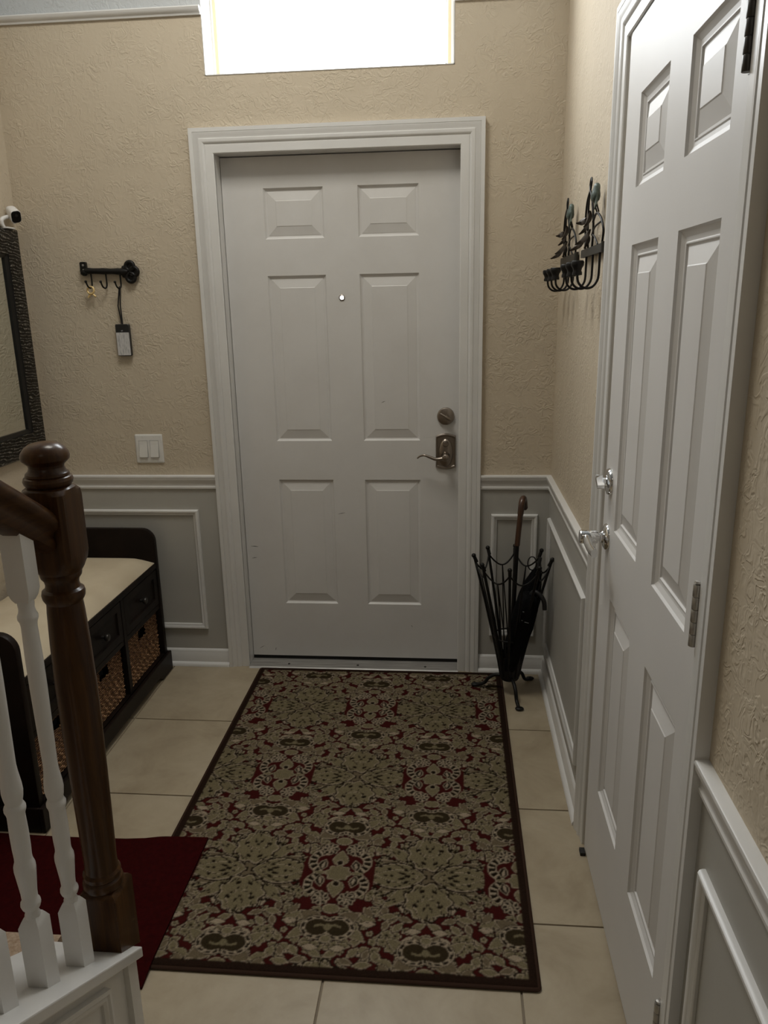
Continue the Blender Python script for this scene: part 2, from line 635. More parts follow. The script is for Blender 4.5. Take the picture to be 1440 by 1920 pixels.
CO0, CO1 = -0.0861, 0.9824                    # outer edges of the front door casing
KO0, KO1 = 0.987, 1.942                       # outer edges of the closet casing (along the right wall)
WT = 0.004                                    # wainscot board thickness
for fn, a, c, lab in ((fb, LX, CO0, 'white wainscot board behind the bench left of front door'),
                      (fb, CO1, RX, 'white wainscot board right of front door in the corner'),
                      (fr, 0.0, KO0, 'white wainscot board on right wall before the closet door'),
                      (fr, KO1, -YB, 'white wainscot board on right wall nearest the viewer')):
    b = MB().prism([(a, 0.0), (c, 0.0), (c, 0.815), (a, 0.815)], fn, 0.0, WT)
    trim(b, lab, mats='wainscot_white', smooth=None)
RAIL = [(0.790, 0), (0.790, 0.0085), (0.7935, 0.0115), (0.800, 0.0120), (0.803, 0.0100), (0.8045, 0.0095), (0.808, 0.0095), (0.813, 0.0105),
        (0.820, 0.0130), (0.826, 0.0165), (0.830, 0.0185), (0.834, 0.0195), (0.8365, 0.0195), (0.839, 0.0210), (0.844, 0.0215), (0.8475, 0.0205), (0.8485, 0.0180), (0.8485, 0)]
BASE = [(0.0, 0), (0.0, 0.026), (0.007, 0.0255), (0.013, 0.022), (0.017, 0.016), (0.018, 0.013), (0.060, 0.013), (0.0625, 0.0115), (0.066, 0.0115), (0.070, 0.0105), (0.076, 0.006), (0.078, 0.003), (0.078, 0)]
PICT = [(2.496, 0), (2.496, 0.008), (2.502, 0.010), (2.506, 0.016), (2.512, 0.020), (2.518, 0.022), (2.522, 0.020), (2.522, 0)]


def run(prof, path):
    """horizontal moulding along a plan path [(x, y)...]; profile (z, off the wall), wall on the right of travel"""
    P = [Vector(p) for p in path]
    n = len(P)
    rings = []
    for i in range(n):
        def nr(a, c):
            d = (c - a).normalized()
            return Vector((d.y, -d.x)) * -1
        if i == 0:
            n1 = n2 = nr(P[0], P[1])
        elif i == n - 1:
            n1 = n2 = nr(P[-2], P[-1])
        else:
            n1, n2 = nr(P[i - 1], P[i]), nr(P[i], P[i + 1])
        s = n1 + n2
        s = s / max(s.dot(n1), 0.05)
        rings.append([(P[i].x + s.x * h, P[i].y + s.y * h, z) for z, h in prof])
    return MB().loft(rings)


e = WT - 0.0005
trim(run(RAIL, [(CO0 - 0.001, 0), (LX, 0)]), 'white chair rail running left from the front door casing')
trim(run(RAIL, [(RX, -KO0 + 0.001), (RX, 0), (CO1 + 0.001, 0)]), 'white chair rail turning the corner right of front door')
trim(run(RAIL, [(RX, YB), (RX, -KO1)]), 'white chair rail nearest the viewer beside the closet door')
struct(run(BASE, [(CO0 - 0.001, 0), (LX, 0), (LX, -1.9)]).build('baseboard_left', 'trim_white', smooth=35), 'white baseboard with shoe moulding behind the storage bench', 'baseboard')
struct(run(BASE, [(RX, -KO0 + 0.001), (RX, 0), (CO1 + 0.001, 0)]).build('baseboard_right', 'trim_white', smooth=35), 'white baseboard turning the corner behind the umbrella stand', 'baseboard')
struct(run(BASE, [(RX, YB), (RX, -KO1)]).build('baseboard_front', 'trim_white', smooth=35), 'white baseboard on the right wall nearest the viewer', 'baseboard')
trim(run(PICT, [(-0.013, 0), (LX, 0), (LX, YB)]), 'thin moulding high on the wall left of transom window')
trim(run(PICT, [(RX, YB), (RX, 0), (0.873, 0)]), 'thin moulding high on the wall right of transom window')
PF = [(0.0, 0.0), (0.0, 0.005), (0.003, 0.0075), (0.008, 0.008), (0.011, 0.0105), (0.016, 0.013), (0.020, 0.0125), (0.0225, 0.009), (0.0235, 0.004), (0.0235, 0.0)]
PF = [(w, h + WT if h else 0.0) for w, h in PF]
for fn, a, c, z0, z1, lab in ((fb, -0.700, -0.172, 0.172, 0.702, 'white rectangular panel moulding on wainscot behind the bench'),
                              (fb, 1.027, 1.211, 0.166, 0.690, 'narrow white panel moulding behind the umbrella stand'),
                              (fr, 0.055, 0.900, 0.145, 0.690, 'white panel moulding on right wall before the closet door'),
                              (fr, 1.985, 3.300, 0.145, 0.690, 'white panel moulding on right wall nearest the viewer')):
    w = 0.0235
    path = [(a + w, z0 + w), (a + w, z1 - w), (c - w, z1 - w), (c - w, z0 + w)]
    trim(MB().sweep(path, PF, fn, closed=True), lab)

# door casings
CW = 0.0861
CAS = [(0.0, 0.0), (0.0, 0.0085), (0.003, 0.011), (0.030, 0.0115), (0.0315, 0.0095), (0.034, 0.0095), (0.036, 0.013), (0.042, 0.0165), (0.050, 0.017),
       (0.0515, 0.0145), (0.0535, 0.0145), (0.057, 0.016), (0.064, 0.0195), (0.070, 0.0215), (0.0715, 0.0195), (0.073, 0.0215), (0.0861, 0.0215), (0.0861, 0.0)]
trim(MB().sweep([(0.0, 0.0), (0.0, 2.047), (0.896, 2.047), (0.896, 0.0)], CAS, fb), 'wide white moulded casing around the front door', 'door casing')
CAS2 = [(w * 0.93, h) for w, h in CAS]
b = MB().sweep([(1.0671, 0.0), (1.0671, 2.0605), (1.8630, 2.0605), (1.8630, 0.0)], CAS2, fr)
trim(b, 'white moulded casing around the closet door', 'door casing')
# jambs
b = MB()
b.box(-0.02, 0.0, -0.004, 0.2, 0.0, 2.067).box(0.9, 0.92, -0.004, 0.2, 0.0, 2.067).box(-0.02, 0.92, -0.004, 0.2, 2.0471, 2.067)
b.box(0.0, 0.012, 0.106, 0.13, 0.0, 2.0471).box(0.888, 0.9, 0.106, 0.13, 0.0, 2.0471).box(0.0, 0.9, 0.106, 0.13, 2.035, 2.0471)
trim(b, 'white door jamb inside the front door opening', 'door jamb', smooth=None)
b = MB()
b.box(RX - 0.004, RX + 0.2, -1.094, -1.08, 0, 2.075).box(RX - 0.004, RX + 0.2, -1.875, -1.8605, 0, 2.075).box(RX - 0.004, RX + 0.2, -1.875, -1.08, 2.062, 2.075)
trim(b, 'white door jamb inside the closet door opening', 'door jamb', smooth=None)

# ------------------------------------------------------------------ panelled doors
PAN = [(0.0, 0.0), (0.002, -0.0035), (0.006, -0.0075), (0.0095, -0.0085), (0.012, -0.0085), (0.0135, -0.0075), (0.0445, -0.0012), (0.0465, 0.0)]
PAN2 = [(0.0, 0.0), (0.003, -0.005), (0.012, -0.0095), (0.019, -0.0105), (0.021, -0.0085), (0.023, -0.0085), (0.025, -0.012), (0.0275, -0.012), (0.058, -0.0035), (0.060, -0.002)]


def panel_door(name, fn, s0, s1, z0, z1, sx, zx, prof, face, th, mt_, hole=None):
    """six-panel slab; fn(s, z, h); each moulded panel is a child"""
    root = MB()
    ss, zs = [s0] + sx + [s1], [z0] + zx + [z1]
    g = lambda s, z, h: fn(s, z, face + h)
    panels = []
    for i in range(5):
        for j in range(7):
            a, c, d, e2 = ss[i], ss[i + 1], zs[j], zs[j + 1]
            if i in (1, 3) and j in (1, 3, 5):
                panels.append((a, c, d, e2))
                continue
            if hole and a < hole[0] < c and d < hole[1] < e2:
                N = 16
                q = 0.016
                hs, hz, hr_ = hole
                sq = []
                for k in range(N):
                    t = 2 * PI * k / N
                    cs_, sn = math.cos(t), math.sin(t)
                    mm = max(abs(cs_), abs(sn))
                    sq.append((hs + q * cs_ / mm, hz + q * sn / mm))
                ci = [(hs + hr_ * math.cos(2 * PI * k / N), hz + hr_ * math.sin(2 * PI * k / N)) for k in range(N)]
                vs = [g(*p, 0) for p in sq] + [g(*p, 0) for p in ci] + [g(*p, -th) for p in ci]
                fs = [(k, (k + 1) % N, N + (k + 1) % N, N + k) for k in range(N)] + [(N + k, N + (k + 1) % N, 2 * N + (k + 1) % N, 2 * N + k) for k in range(N)]
                root.add(vs, fs)
                for aa, cc, dd, ee in ((a, c, d, hz - q), (a, c, hz + q, e2), (a, hs - q, hz - q, hz + q), (hs + q, c, hz - q, hz + q)):
                    root.add([g(aa, dd, 0), g(cc, dd, 0), g(cc, ee, 0), g(aa, ee, 0)], [(0, 1, 2, 3)])
                    root.add([g(aa, dd, -th), g(cc, dd, -th), g(cc, ee, -th), g(aa, ee, -th)], [(0, 1, 2, 3)])
                continue
            root.add([g(a, d, 0), g(c, d, 0), g(c, e2, 0), g(a, e2, 0)], [(0, 1, 2, 3)])
            root.add([g(a, d, -th), g(c, d, -th), g(c, e2, -th), g(a, e2, -th)], [(0, 1, 2, 3)])
    for p, q in (((s0, z0), (s1, z0)), ((s1, z0), (s1, z1)), ((s1, z1), (s0, z1)), ((s0, z1), (s0, z0))):
        root.add([g(*p, 0), g(*q, 0), g(*q, -th), g(*p, -th)], [(0, 1, 2, 3)])
    o = root.build(name, mt_)
    for a, c, d, e2 in panels:
        b = MB()
        rings = [[g(a + w, d + w, h), g(c - w, d + w, h), g(c - w, e2 - w, h), g(a + w, e2 - w, h)] for w, h in prof]
        rings = [[g(a, d, -th), g(c, d, -th), g(c, e2, -th), g(a, e2, -th)]] + rings
        b.loft(rings)
        b.build('panel', mt_, o, smooth=None)
    return o


DF = -0.0601
d1 = panel_door('door_1', fb, 0.002, 0.898, 0.0214, 2.0436, [0.1588, 0.3857, 0.5158, 0.743], [0.2684, 0.8146, 0.9761, 1.6195, 1.7531, 1.9343],
                PAN, DF, 0.045, 'door_white', (0.445, 1.534, 0.0075))
struct(d1, 'white six-panel front door with nickel lock and lever', 'door')
yd = -DF                                               # y of the front door face
b = MB()
rg = lambda r, h: [(0.445 + r * math.cos(2 * PI * k_ / 20), yd - h, 1.534 + r * math.sin(2 * PI * k_ / 20)) for k_ in range(20)]
b.loft([rg(0.0115, 0.0), rg(0.0115, 0.0025), rg(0.0095, 0.0035), rg(0.0074, 0.003), rg(0.0074, -0.004)], caps=False)
b.build('peephole', 'satin_nickel', d1, smooth=40)
b = MB().lathe([(0.0345, 0.0), (0.0345, 0.006), (0.033, 0.010), (0.029, 0.0125), (0.0, 0.013)], (0.845, yd, 1.074), (0, -1, 0), 36)
db = b.build('deadbolt', 'satin_nickel', d1, smooth=35)
b = MB()
dv = Vector((math.cos(math.radians(-30)), 0, math.sin(math.radians(-30))))
cp = Vector((0.848, yd - 0.013, 1.072))
b.tube([cp - dv * 0.029 + Vector((0, -0.012, 0)), cp - dv * 0.012 + Vector((0, -0.015, 0)), cp + dv * 0.008 + Vector((0, -0.014, 0)), cp + dv * 0.019 + Vector((0, -0.012, 0))],
       [0.0045, 0.006, 0.0085, 0.006], 10)
b.lathe([(0.010, -0.001), (0.009, 0.012)], cp, (0, -1, 0), 16)
b.build('thumb_turn', 'satin_nickel', db, smooth=50)
# escutcheon with an arched top and bottom
pts = [(0.805, 0.868)] + [(0.845 + 0.040 * t, 0.868 - 0.009 * (1 - t * t)) for t in np.linspace(-1, 1, 9)][1:-1] + [(0.885, 0.868), (0.885, 0.996)] + \
      [(0.845 - 0.040 * t, 0.996 + 0.010 * (1 - t * t)) for t in np.linspace(-1, 1, 9)][1:-1] + [(0.805, 0.996)]
g1 = lambda s, z, h: (s, yd - h, z)
cen = Vector((0.845, 0.932))
ins = lambda k: [tuple(cen + (Vector(p) - cen) * k) for p in pts]
b = MB().loft([[g1(*p, 0.0) for p in pts], [g1(*p, 0.005) for p in pts], [g1(*p, 0.010) for p in ins(0.94)], [g1(*p, 0.010) for p in ins(0.88)], [g1(*p, 0.007) for p in ins(0.84)]])
pl_ = b.build('lock_plate', 'satin_nickel', d1, smooth=30)
b = MB()
b.loft([[g1(0.845 + r * 0.030 * math.cos(t), 0.927 + r * 0.058 * math.sin(t), h) for t in np.linspace(0, 2 * PI, 29)[:-1]] for r, h in ((1.0, 0.006), (0.96, 0.010), (0.8, 0.0145), (0.4, 0.017), (0.05, 0.0175))])
b.build('lock_bulge', 'satin_nickel', pl_, smooth=40)
b = MB().lathe([(0.0115, 0.010), (0.0115, 0.021), (0.009, 0.024), (0.0, 0.0245)], (0.845, yd, 0.965), (0, -1, 0), 22)
b.build('lock_button', 'satin_nickel', pl_, smooth=40)
b = MB()
b.lathe([(0.0165, 0.012), (0.0165, 0.022), (0.0125, 0.026), (0.0125, 0.052), (0.014, 0.055), (0.014, 0.064), (0.011, 0.067), (0.0, 0.068)], (0.845, yd, 0.918), (0, -1, 0), 24)
lv = [(0.845, yd - 0.058, 0.918), (0.828, yd - 0.059, 0.913), (0.805, yd - 0.060, 0.912), (0.782, yd - 0.059, 0.920), (0.762, yd - 0.057, 0.927), (0.745, yd - 0.054, 0.9235), (0.733, yd - 0.052, 0.914)]
b.tube(smooth_path(lv, 5), [0.0085 - 0.0055 * (i / 30) for i in range(31)], 10)
b.build('lever', 'satin_nickel', pl_, smooth=50)
b = MB().box(0.0, 0.9, yd + 0.004, yd + 0.04, 0.004, 0.0214)
b.build('door_sweep', 'rubber', d1)
for (x0_, z0_), (x1_, z1_) in (((0.020, 0.525), (0.055, 0.522)), ((0.022, 0.470), (0.045, 0.475)), ((0.590, 1.128), (0.606, 1.135)), ((0.100, 0.044), (0.104, 0.058)), ((0.700, 0.175), (0.704, 0.165)), ((0.400, 0.668), (0.432, 0.674)), ((0.030, 0.052), (0.052, 0.066))):
    MB().tube([(x0_, yd + 0.0006, z0_), ((x0_ + x1_) / 2, yd + 0.0004, (z0_ + z1_) / 2 + 0.001), (x1_, yd + 0.0006, z1_)], [0.0007, 0.0012, 0.0006], 6).build('scuff', 'rubber', d1)
b = MB().loft([[(0.001, y, z) for y, z in ((0.12, 0.0), (0.12, 0.004), (0.062, 0.004), (0.050, 0.0105), (0.035, 0.010), (-0.020, 0.006), (-0.028, 0.0))],
               [(0.899, y, z) for y, z in ((0.12, 0.0), (0.12, 0.004), (0.062, 0.004), (0.050, 0.0105), (0.035, 0.010), (-0.020, 0.006), (-0.028, 0.0))]])
th_ = b.build('trim_threshold', 'threshold_metal')
struct(th_, 'worn grey metal threshold under the front door', 'threshold')
for x in (0.17, 0.47, 0.76):
    MB().lathe([(0.005, 0.0), (0.005, 0.0017), (0.003, 0.0026), (0, 0.0028)], (x, 0.005, 0.0078), (0, -0.09, 1), 10).build('screw', 'hinge_dark', th_, smooth=40)

CF = RX - 1.252
d2 = panel_door('door_2', fr, 1.0975, 1.857, 0.012, 2.058, [1.2213, 1.442, 1.574, 1.7924], [0.2832, 0.8162, 0.9862, 1.6223, 1.7362, 1.9152],
                PAN2, CF, 0.035, 'closet_white')
struct(d2, 'glossy white six-panel closet door with chrome lever and lock', 'door')
for z, mt_ in ((1.8405, 'hinge_dark'), (1.044, 'hinge_steel'), (0.247, 'hinge_steel')):
    b = MB()
    for k in range(5):
        z0 = z - 0.051 + k * 0.0204
        b.lathe([(0.0062, z0 + 0.0004), (0.0066, z0 + 0.001), (0.0066, z0 + 0.0194), (0.0062, z0 + 0.0200)], (RX - 0.0125, -1.8585, 0), (0, 0, 1), 14)
    b.lathe([(0.0045, z + 0.051), (0.0060, z + 0.053), (0.0045, z + 0.056), (0.0, z + 0.057)], (RX - 0.0125, -1.8585, 0), (0, 0, 1), 12)
    b.box(RX - 0.0066, RX - 0.0052, -1.8575, -1.846, z - 0.051, z + 0.051)
    b.build('hinge', mt_, d2, smooth=40)
xk = RX - CF
yk, zk = -1.147, 0.950
b = MB().lathe([(0.0330, 0.0), (0.0330, 0.003), (0.030, 0.0075), (0.022, 0.0105), (0.016, 0.0115), (0.0, 0.012)], (xk, yk, 1.0885), (-1, 0, 0), 36)
dbo = b.build('deadbolt', 'chrome', d2, smooth=35)
b = MB()
b.lathe([(0.0105, 0.010), (0.0105, 0.018)], (xk, yk, 1.0885), (-1, 0, 0), 18)
b.prism(rrect(-0.022, 0.022, -0.0055, 0.0055, 0.005), lambda a, c, h: (xk - h, yk + a * 0.85 - c * 0.5, 1.0885 + a * 0.5 + c * 0.85), 0.017, 0.033)
b.build('thumb_turn', 'chrome', dbo, smooth=35)
b = MB().lathe([(0.0330, 0.0), (0.0330, 0.002), (0.031, 0.006), (0.024, 0.010), (0.016, 0.012), (0.015, 0.014), (0.0, 0.0142)], (xk, yk, zk), (-1, 0, 0), 36)
ros = b.build('rosette', 'chrome', d2, smooth=35)
b = MB()
b.lathe([(0.0125, 0.012), (0.0125, 0.018), (0.0105, 0.019), (0.0105, 0.023), (0.0165, 0.024), (0.0172, 0.062), (0.0155, 0.066), (0.0, 0.067)], (xk, yk, zk), (-1, 0, 0), 28)
lp = smooth_path([(xk - 0.050, yk, zk - 0.002), (xk - 0.051, yk - 0.030, zk - 0.005), (xk - 0.050, yk - 0.065, zk - 0.010), (xk - 0.047, yk - 0.100, zk - 0.011)], 6)
b.tube(lp, [0.0135 - 0.003 * i / len(lp) for i in range(len(lp))], 14, flat=0.8)
b.build('lever', 'chrome', ros, smooth=50)

# transom window
wn = MB()
wx0, wx1, wz0, wz1, wy0, wy1 = -0.013, 0.873, 2.305, 3.0, 0.108, 0.155
frame = [(0.0, 0.0), (0.0, 0.047), (0.016, 0.047), (0.018, 0.040), (0.024, 0.040), (0.026, 0.030), (0.033, 0.028), (0.033, 0.0)]
fwin = lambda s, z, h: (s, wy1 - h, z)
wn.sweep([(wx0 + 0.0, wz0), (wx1, wz0), (wx1, wz1), (wx0, wz1)], [(w, h) for w, h in frame], fwin, closed=True)
wo = wn.build('window_1', 'vinyl_white', smooth=30)
struct(wo, 'bright transom window above the front door', 'window')
b = MB().sweep([(wx0 + 0.0165, wz0 + 0.0165), (wx1 - 0.0165, wz0 + 0.0165), (wx1 - 0.0165, wz1 - 0.0165), (wx0 + 0.0165, wz1 - 0.0165)], [(-0.004, 0.0395), (-0.004, 0.0480), (0.0075, 0.0480), (0.0075, 0.0395)], fwin, closed=True)
b.build('glazing_strip', 'vinyl_tan', wo)
MB().box(wx0 + 0.030, wx1 - 0.030, wy1 - 0.018, wy1 - 0.014, wz0 + 0.030, wz1 - 0.030).build('pane', 'window_glass', wo)
b = MB().box(wx0 - 0.0, wx0 + 0.003, -0.002, wy0, wz0, wz1).box(wx1 - 0.003, wx1, -0.002, wy0, wz0, wz1).box(wx0, wx1, -0.002, wy0, wz1 - 0.003, wz1).box(wx0, wx1, -0.002, wy0, wz0, wz0 + 0.003)
b.build('window_reveal', 'trim_white', wo)

# ------------------------------------------------------------------ staircase and railing
st = empty('staircase', (-0.3, -1.7, 0))
tag(st, 'beige carpeted stairs with white sloping side wall at the lower left', 'stairs')
for k in range(1, 10):
    y1 = -1.66 - 0.28 * (k - 1)
    z = 0.18 * k
    b = MB()
    prof = [(y1 - 0.30, z), (y1 - 0.012, z), (y1 - 0.003, z - 0.004), (y1, z - 0.014), (y1 - 0.004, z - 0.026), (y1 - 0.025, z - 0.034), (y1 - 0.025, z - 0.18 + 0.002), (y1 - 0.30, z - 0.18 + 0.002)]
    b.prism(prof, lambda a, c, h: (h, a, c), LX + 0.002, 0.018)
    b.build('step', 'stair_carpet', st, smooth=40)
cz = lambda y: 0.2 + SL * (-1.705 - y)                # height of the cap along the slope
ye = -3.6
b = MB()
sec = [(-0.700 - 1.0, 0)]
b.prism([(-1.725, 0.001), (-1.725, cz(-1.725) - 0.03), (ye, cz(ye) - 0.03), (ye, 0.001)], lambda a, c, h: (h, a, c), 0.02, 0.200)
b.build('side_wall', 'trim_white', st)
b = MB()
b.prism([(-1.705, cz(-1.705) - 0.026), (-1.705, cz(-1.705)), (ye, cz(ye)), (ye, cz(ye) - 0.026)], lambda a, c, h: (h, a, c), 0.0, 0.220)
b.build('cap', 'trim_white', st, bevel=0.003)
b = MB()
b.box(0.200, 0.212, -1.760, -1.723, 0.002, cz(-1.76) - 0.030)
b.build('corner_board', 'trim_white', st)
fk = lambda s, z, h: (0.200 + h, -s, z)
iz = lambda s: cz(-s) - 0.085
pk = [(1.86, 0.06), (1.86, iz(1.86)), (2.75, iz(2.75)), (2.75, 0.06)]
b = MB().sweep(pk, [(0.0, 0.0), (0.0, 0.006), (0.006, 0.010), (0.012, 0.009), (0.016, 0.013), (0.024, 0.012), (0.026, 0.0)], fk, closed=True)
b.build('panel_moulding', 'trim_white', st, smooth=35)

ra = empty('stair_railing', (0.159, -1.715, 0.2))
tag(ra, 'dark stained newel post and handrail with white turned balusters', 'railing')
NX, NY, NH = 0.159, -1.715, 0.0415
b = MB()


def sq(h, z, ch=0.0, zs=None):
    out_ = []
    for sx_, sy_ in ((-1, -1), (1, -1), (1, 1), (-1, 1)):
        out_.append((NX + sx_ * h, NY + sy_ * h, z if zs is None else zs(NY + sy_ * h)))
    return out_


b.loft([sq(NH, 0, zs=cz), sq(NH, 0.355), sq(NH - 0.004, 0.362), sq(NH - 0.010, 0.366)])
# upper block with scooped ends
def blk(z, cut):
    """square whose corners are cut back towards a circle"""
    pts = []
    seg = 32
    for k in range(seg):
        t = 2 * PI * (k + 0.5) / seg
        c_, s_ = math.cos(t), math.sin(t)
        rsq = NH / max(abs(c_), abs(s_))
        r = min(rsq, NH * (1.414 - cut))
        pts.append((NX + r * c_, NY + r * s_, z))
    return pts


b.loft([blk(1.052, 0.50), blk(1.060, 0.38), blk(1.070, 0.20), blk(1.085, 0.0), blk(1.190, 0.0), blk(1.201, 0.16), blk(1.208, 0.34), blk(1.212, 0.50)])
prof = [(0.034, 0.364), (0.039, 0.368), (0.041, 0.376), (0.039, 0.384), (0.0345, 0.388), (0.0375, 0.392), (0.0375, 0.400), (0.033, 0.406), (0.0322, 0.43), (0.0345, 0.54), (0.0362, 0.63), (0.0375, 0.75), (0.0378, 0.82),
        (0.036, 0.91), (0.0335, 0.975), (0.032, 0.992), (0.0345, 0.996), (0.0375, 1.002), (0.0385, 1.009), (0.037, 1.016), (0.031, 1.020), (0.0295, 1.028), (0.031, 1.036), (0.0355, 1.042), (0.037, 1.048), (0.036, 1.053), (0.030, 1.056)]
b.lathe(prof, (NX, NY, 0), seg=36)
prof = [(0.034, 1.210), (0.0365, 1.2125), (0.041, 1.217), (0.0425, 1.223), (0.0405, 1.2285), (0.0365, 1.2305), (0.0375, 1.232), (0.0365, 1.236), (0.032, 1.240), (0.0298, 1.246), (0.0310, 1.251), (0.036, 1.2555),
        (0.0405, 1.260), (0.0415, 1.2655), (0.0395, 1.273), (0.034, 1.281), (0.025, 1.2875), (0.012, 1.291), (0.0, 1.2918)]
b.lathe(prof, (NX, NY, 0), seg=36)
b.build('newel_post', 'newel_wood', ra, smooth=32)
# handrail: moulded section swept down the slope
b = MB()
sec = [(-0.012, -0.036), (0.012, -0.036), (0.020, -0.030), (0.022, -0.020), (0.019, -0.012), (0.021, -0.004), (0.029, 0.002), (0.0315, 0.012), (0.029, 0.022), (0.021, 0.030), (0.010, 0.034), (-0.010, 0.034),
       (-0.021, 0.030), (-0.029, 0.022), (-0.0315, 0.012), (-0.029, 0.002), (-0.021, -0.004), (-0.019, -0.012), (-0.022, -0.020), (-0.020, -0.030)]
rz = lambda y: 1.192 + SL * (-1.835 - y)
k = math.sqrt(1 + SL * SL)
b.loft([[(NX + a, y, rz(y) + c * k) for a, c in sec] for y in (NY - NH - 0.0005, -2.4, ye)])
b.build('handrail', 'rail_wood', ra, smooth=40)
# balusters
BX, BH = 0.157, 0.0185


def baluster(y0, first=None):
    off = SL * (-1.835 - y0)
    if first is None:
        b = MB()
        q = lambda h, z, zs=None: [(BX + sx_ * h, y0 + sy_ * h, (z + off) if zs is None else zs(y0 + sy_ * h)) for sx_, sy_ in ((-1, -1), (1, -1), (1, 1), (-1, 1))]
        b.loft([q(BH, 0, cz), q(BH, 0.418), q(BH - 0.004, 0.427), q(BH - 0.0075, 0.434)])
        b.loft([q(BH - 0.007, 1.040), q(BH - 0.003, 1.048), q(BH, 1.060), q(BH, 0, lambda y: rz(y) - 0.030)])
        pr = [(0.0125, 0.430), (0.0128, 0.436), (0.0108, 0.442), (0.0108, 0.447), (0.0145, 0.450), (0.0165, 0.4565), (0.0160, 0.462), (0.0130, 0.467), (0.0132, 0.480), (0.0155, 0.505), (0.0175, 0.527), (0.0172, 0.536), (0.0145, 0.545), (0.0140, 0.552),
              (0.0148, 0.570), (0.0150, 0.600), (0.0142, 0.632), (0.0150, 0.637), (0.0172, 0.643), (0.0172, 0.649), (0.0148, 0.654), (0.0138, 0.658), (0.0155, 0.666), (0.0168, 0.677), (0.0162, 0.690), (0.0135, 0.712), (0.0125, 0.725),
              (0.0135, 0.80), (0.0145, 0.88), (0.0145, 0.94), (0.0132, 0.995), (0.0142, 1.003), (0.0168, 1.009), (0.0168, 1.015), (0.0142, 1.021), (0.0130, 1.028), (0.0138, 1.036), (0.0130, 1.044)]
        b.lathe([(r, z + off) for r, z in pr], (BX, y0, 0), seg=20)
        return b.build('baluster', 'trim_white', ra, smooth=32)
    o = first.copy()
    COL.objects.link(o)
    o.parent = ra
    o.location = Vector((0, y0 + 1.835, off))
    return o


bal = baluster(-1.835)
for k in range(1, 10):
    baluster(-1.835 - 0.1175 * k, bal)

# ------------------------------------------------------------------ storage bench
BX0, BX1, BY0, BY1 = -0.752, -0.345, -1.113, -0.052
be = empty('storage_bench', (-0.55, -0.58, 0))
tag(be, 'dark espresso wooden storage bench along the left wall', 'bench')
fe = lambda a, c, h: (a, h, c)


def end_panel(y0, y1):
    r = 0.055
    pts = [(BX0, 0.0), (BX1, 0.0), (BX1, 0.638 - r)] + [(BX1 - r + r * math.cos(t), 0.638 - r + r * math.sin(t)) for t in np.linspace(0, PI / 2, 8)][1:] + \
          [(BX0 + r - r * math.sin(t), 0.638 - r + r * math.cos(t)) for t in np.linspace(0, PI / 2, 8)]
    MB().prism(pts, fe, y0, y1).build('end_panel', 'espresso_wood', be, bevel=0.004, smooth=35)


end_panel(BY1 - 0.026, BY1)
end_panel(BY0, BY0 + 0.026)
yi0, yi1 = BY0 + 0.026, BY1 - 0.026
MB().box(BX0, BX0 + 0.014, yi0, yi1, 0.0, 0.47).build('back_panel', 'espresso_wood', be)
MB().box(BX0, BX1 - 0.001, yi0, yi1, 0.470, 0.492).build('seat_board', 'espresso_wood', be, bevel=0.003)
MB().box(BX0 + 0.014, BX1 - 0.006, yi0, yi1, 0.292, 0.312).build('shelf', 'espresso_wood', be)
MB().box(BX0 + 0.014, BX1 - 0.004, yi0, yi1, 0.062, 0.084).build('shelf', 'espresso_wood', be)
divs = [-0.422, -0.757]
for dy in divs:
    MB().box(BX0 + 0.014, BX1 - 0.003, dy - 0.012, dy + 0.012, 0.084, 0.470).build('divider', 'espresso_wood', be)
pl = [(BY0 - 0.010, 0.0), (BY0 - 0.010, 0.084), (BY1 + 0.010, 0.084), (BY1 + 0.010, 0.0), (BY1 - 0.10, 0.0), (BY1 - 0.135, 0.024), (BY0 + 0.135, 0.024), (BY0 + 0.10, 0.0)]
MB().prism(pl, lambda a, c, h: (h, a, c), BX1, BX1 + 0.013).build('plinth', 'espresso_wood', be, bevel=0.003)
for yy0, yy1 in ((BY0 - 0.010, BY0), (BY1, BY1 + 0.010)):
    MB().box(BX0 + 0.05, BX1, yy0, yy1, 0.0, 0.084).build('plinth', 'espresso_wood', be, bevel=0.003)
bays = [(divs[0] + 0.012, yi1), (divs[1] + 0.012, divs[0] - 0.012), (yi0, divs[1] - 0.012)]
for a, c in bays:
    b = MB()
    a2, c2, z0, z1 = a + 0.004, c - 0.004, 0.316, 0.466
    dfn = lambda s, z, h: (BX1 - 0.004 + h, s, z)
    rings = [[dfn(a2 + w, z0 + w, h), dfn(c2 - w, z0 + w, h), dfn(c2 - w, z1 - w, h), dfn(a2 + w, z1 - w, h)] for w, h in ((0, -0.30), (0, 0.0), (0.030, 0.0), (0.032, -0.006), (0.06, -0.007))]
    b.loft(rings)
    dr = b.build('drawer', 'espresso_wood', be)
    MB().lathe([(0.006, 0.0), (0.006, 0.010), (0.012, 0.014), (0.0145, 0.020), (0.012, 0.026), (0.0, 0.028)], (BX1 - 0.011, (a + c) / 2, 0.393), (1, 0, 0), 20).build('knob', 'hinge_dark', dr, smooth=50)
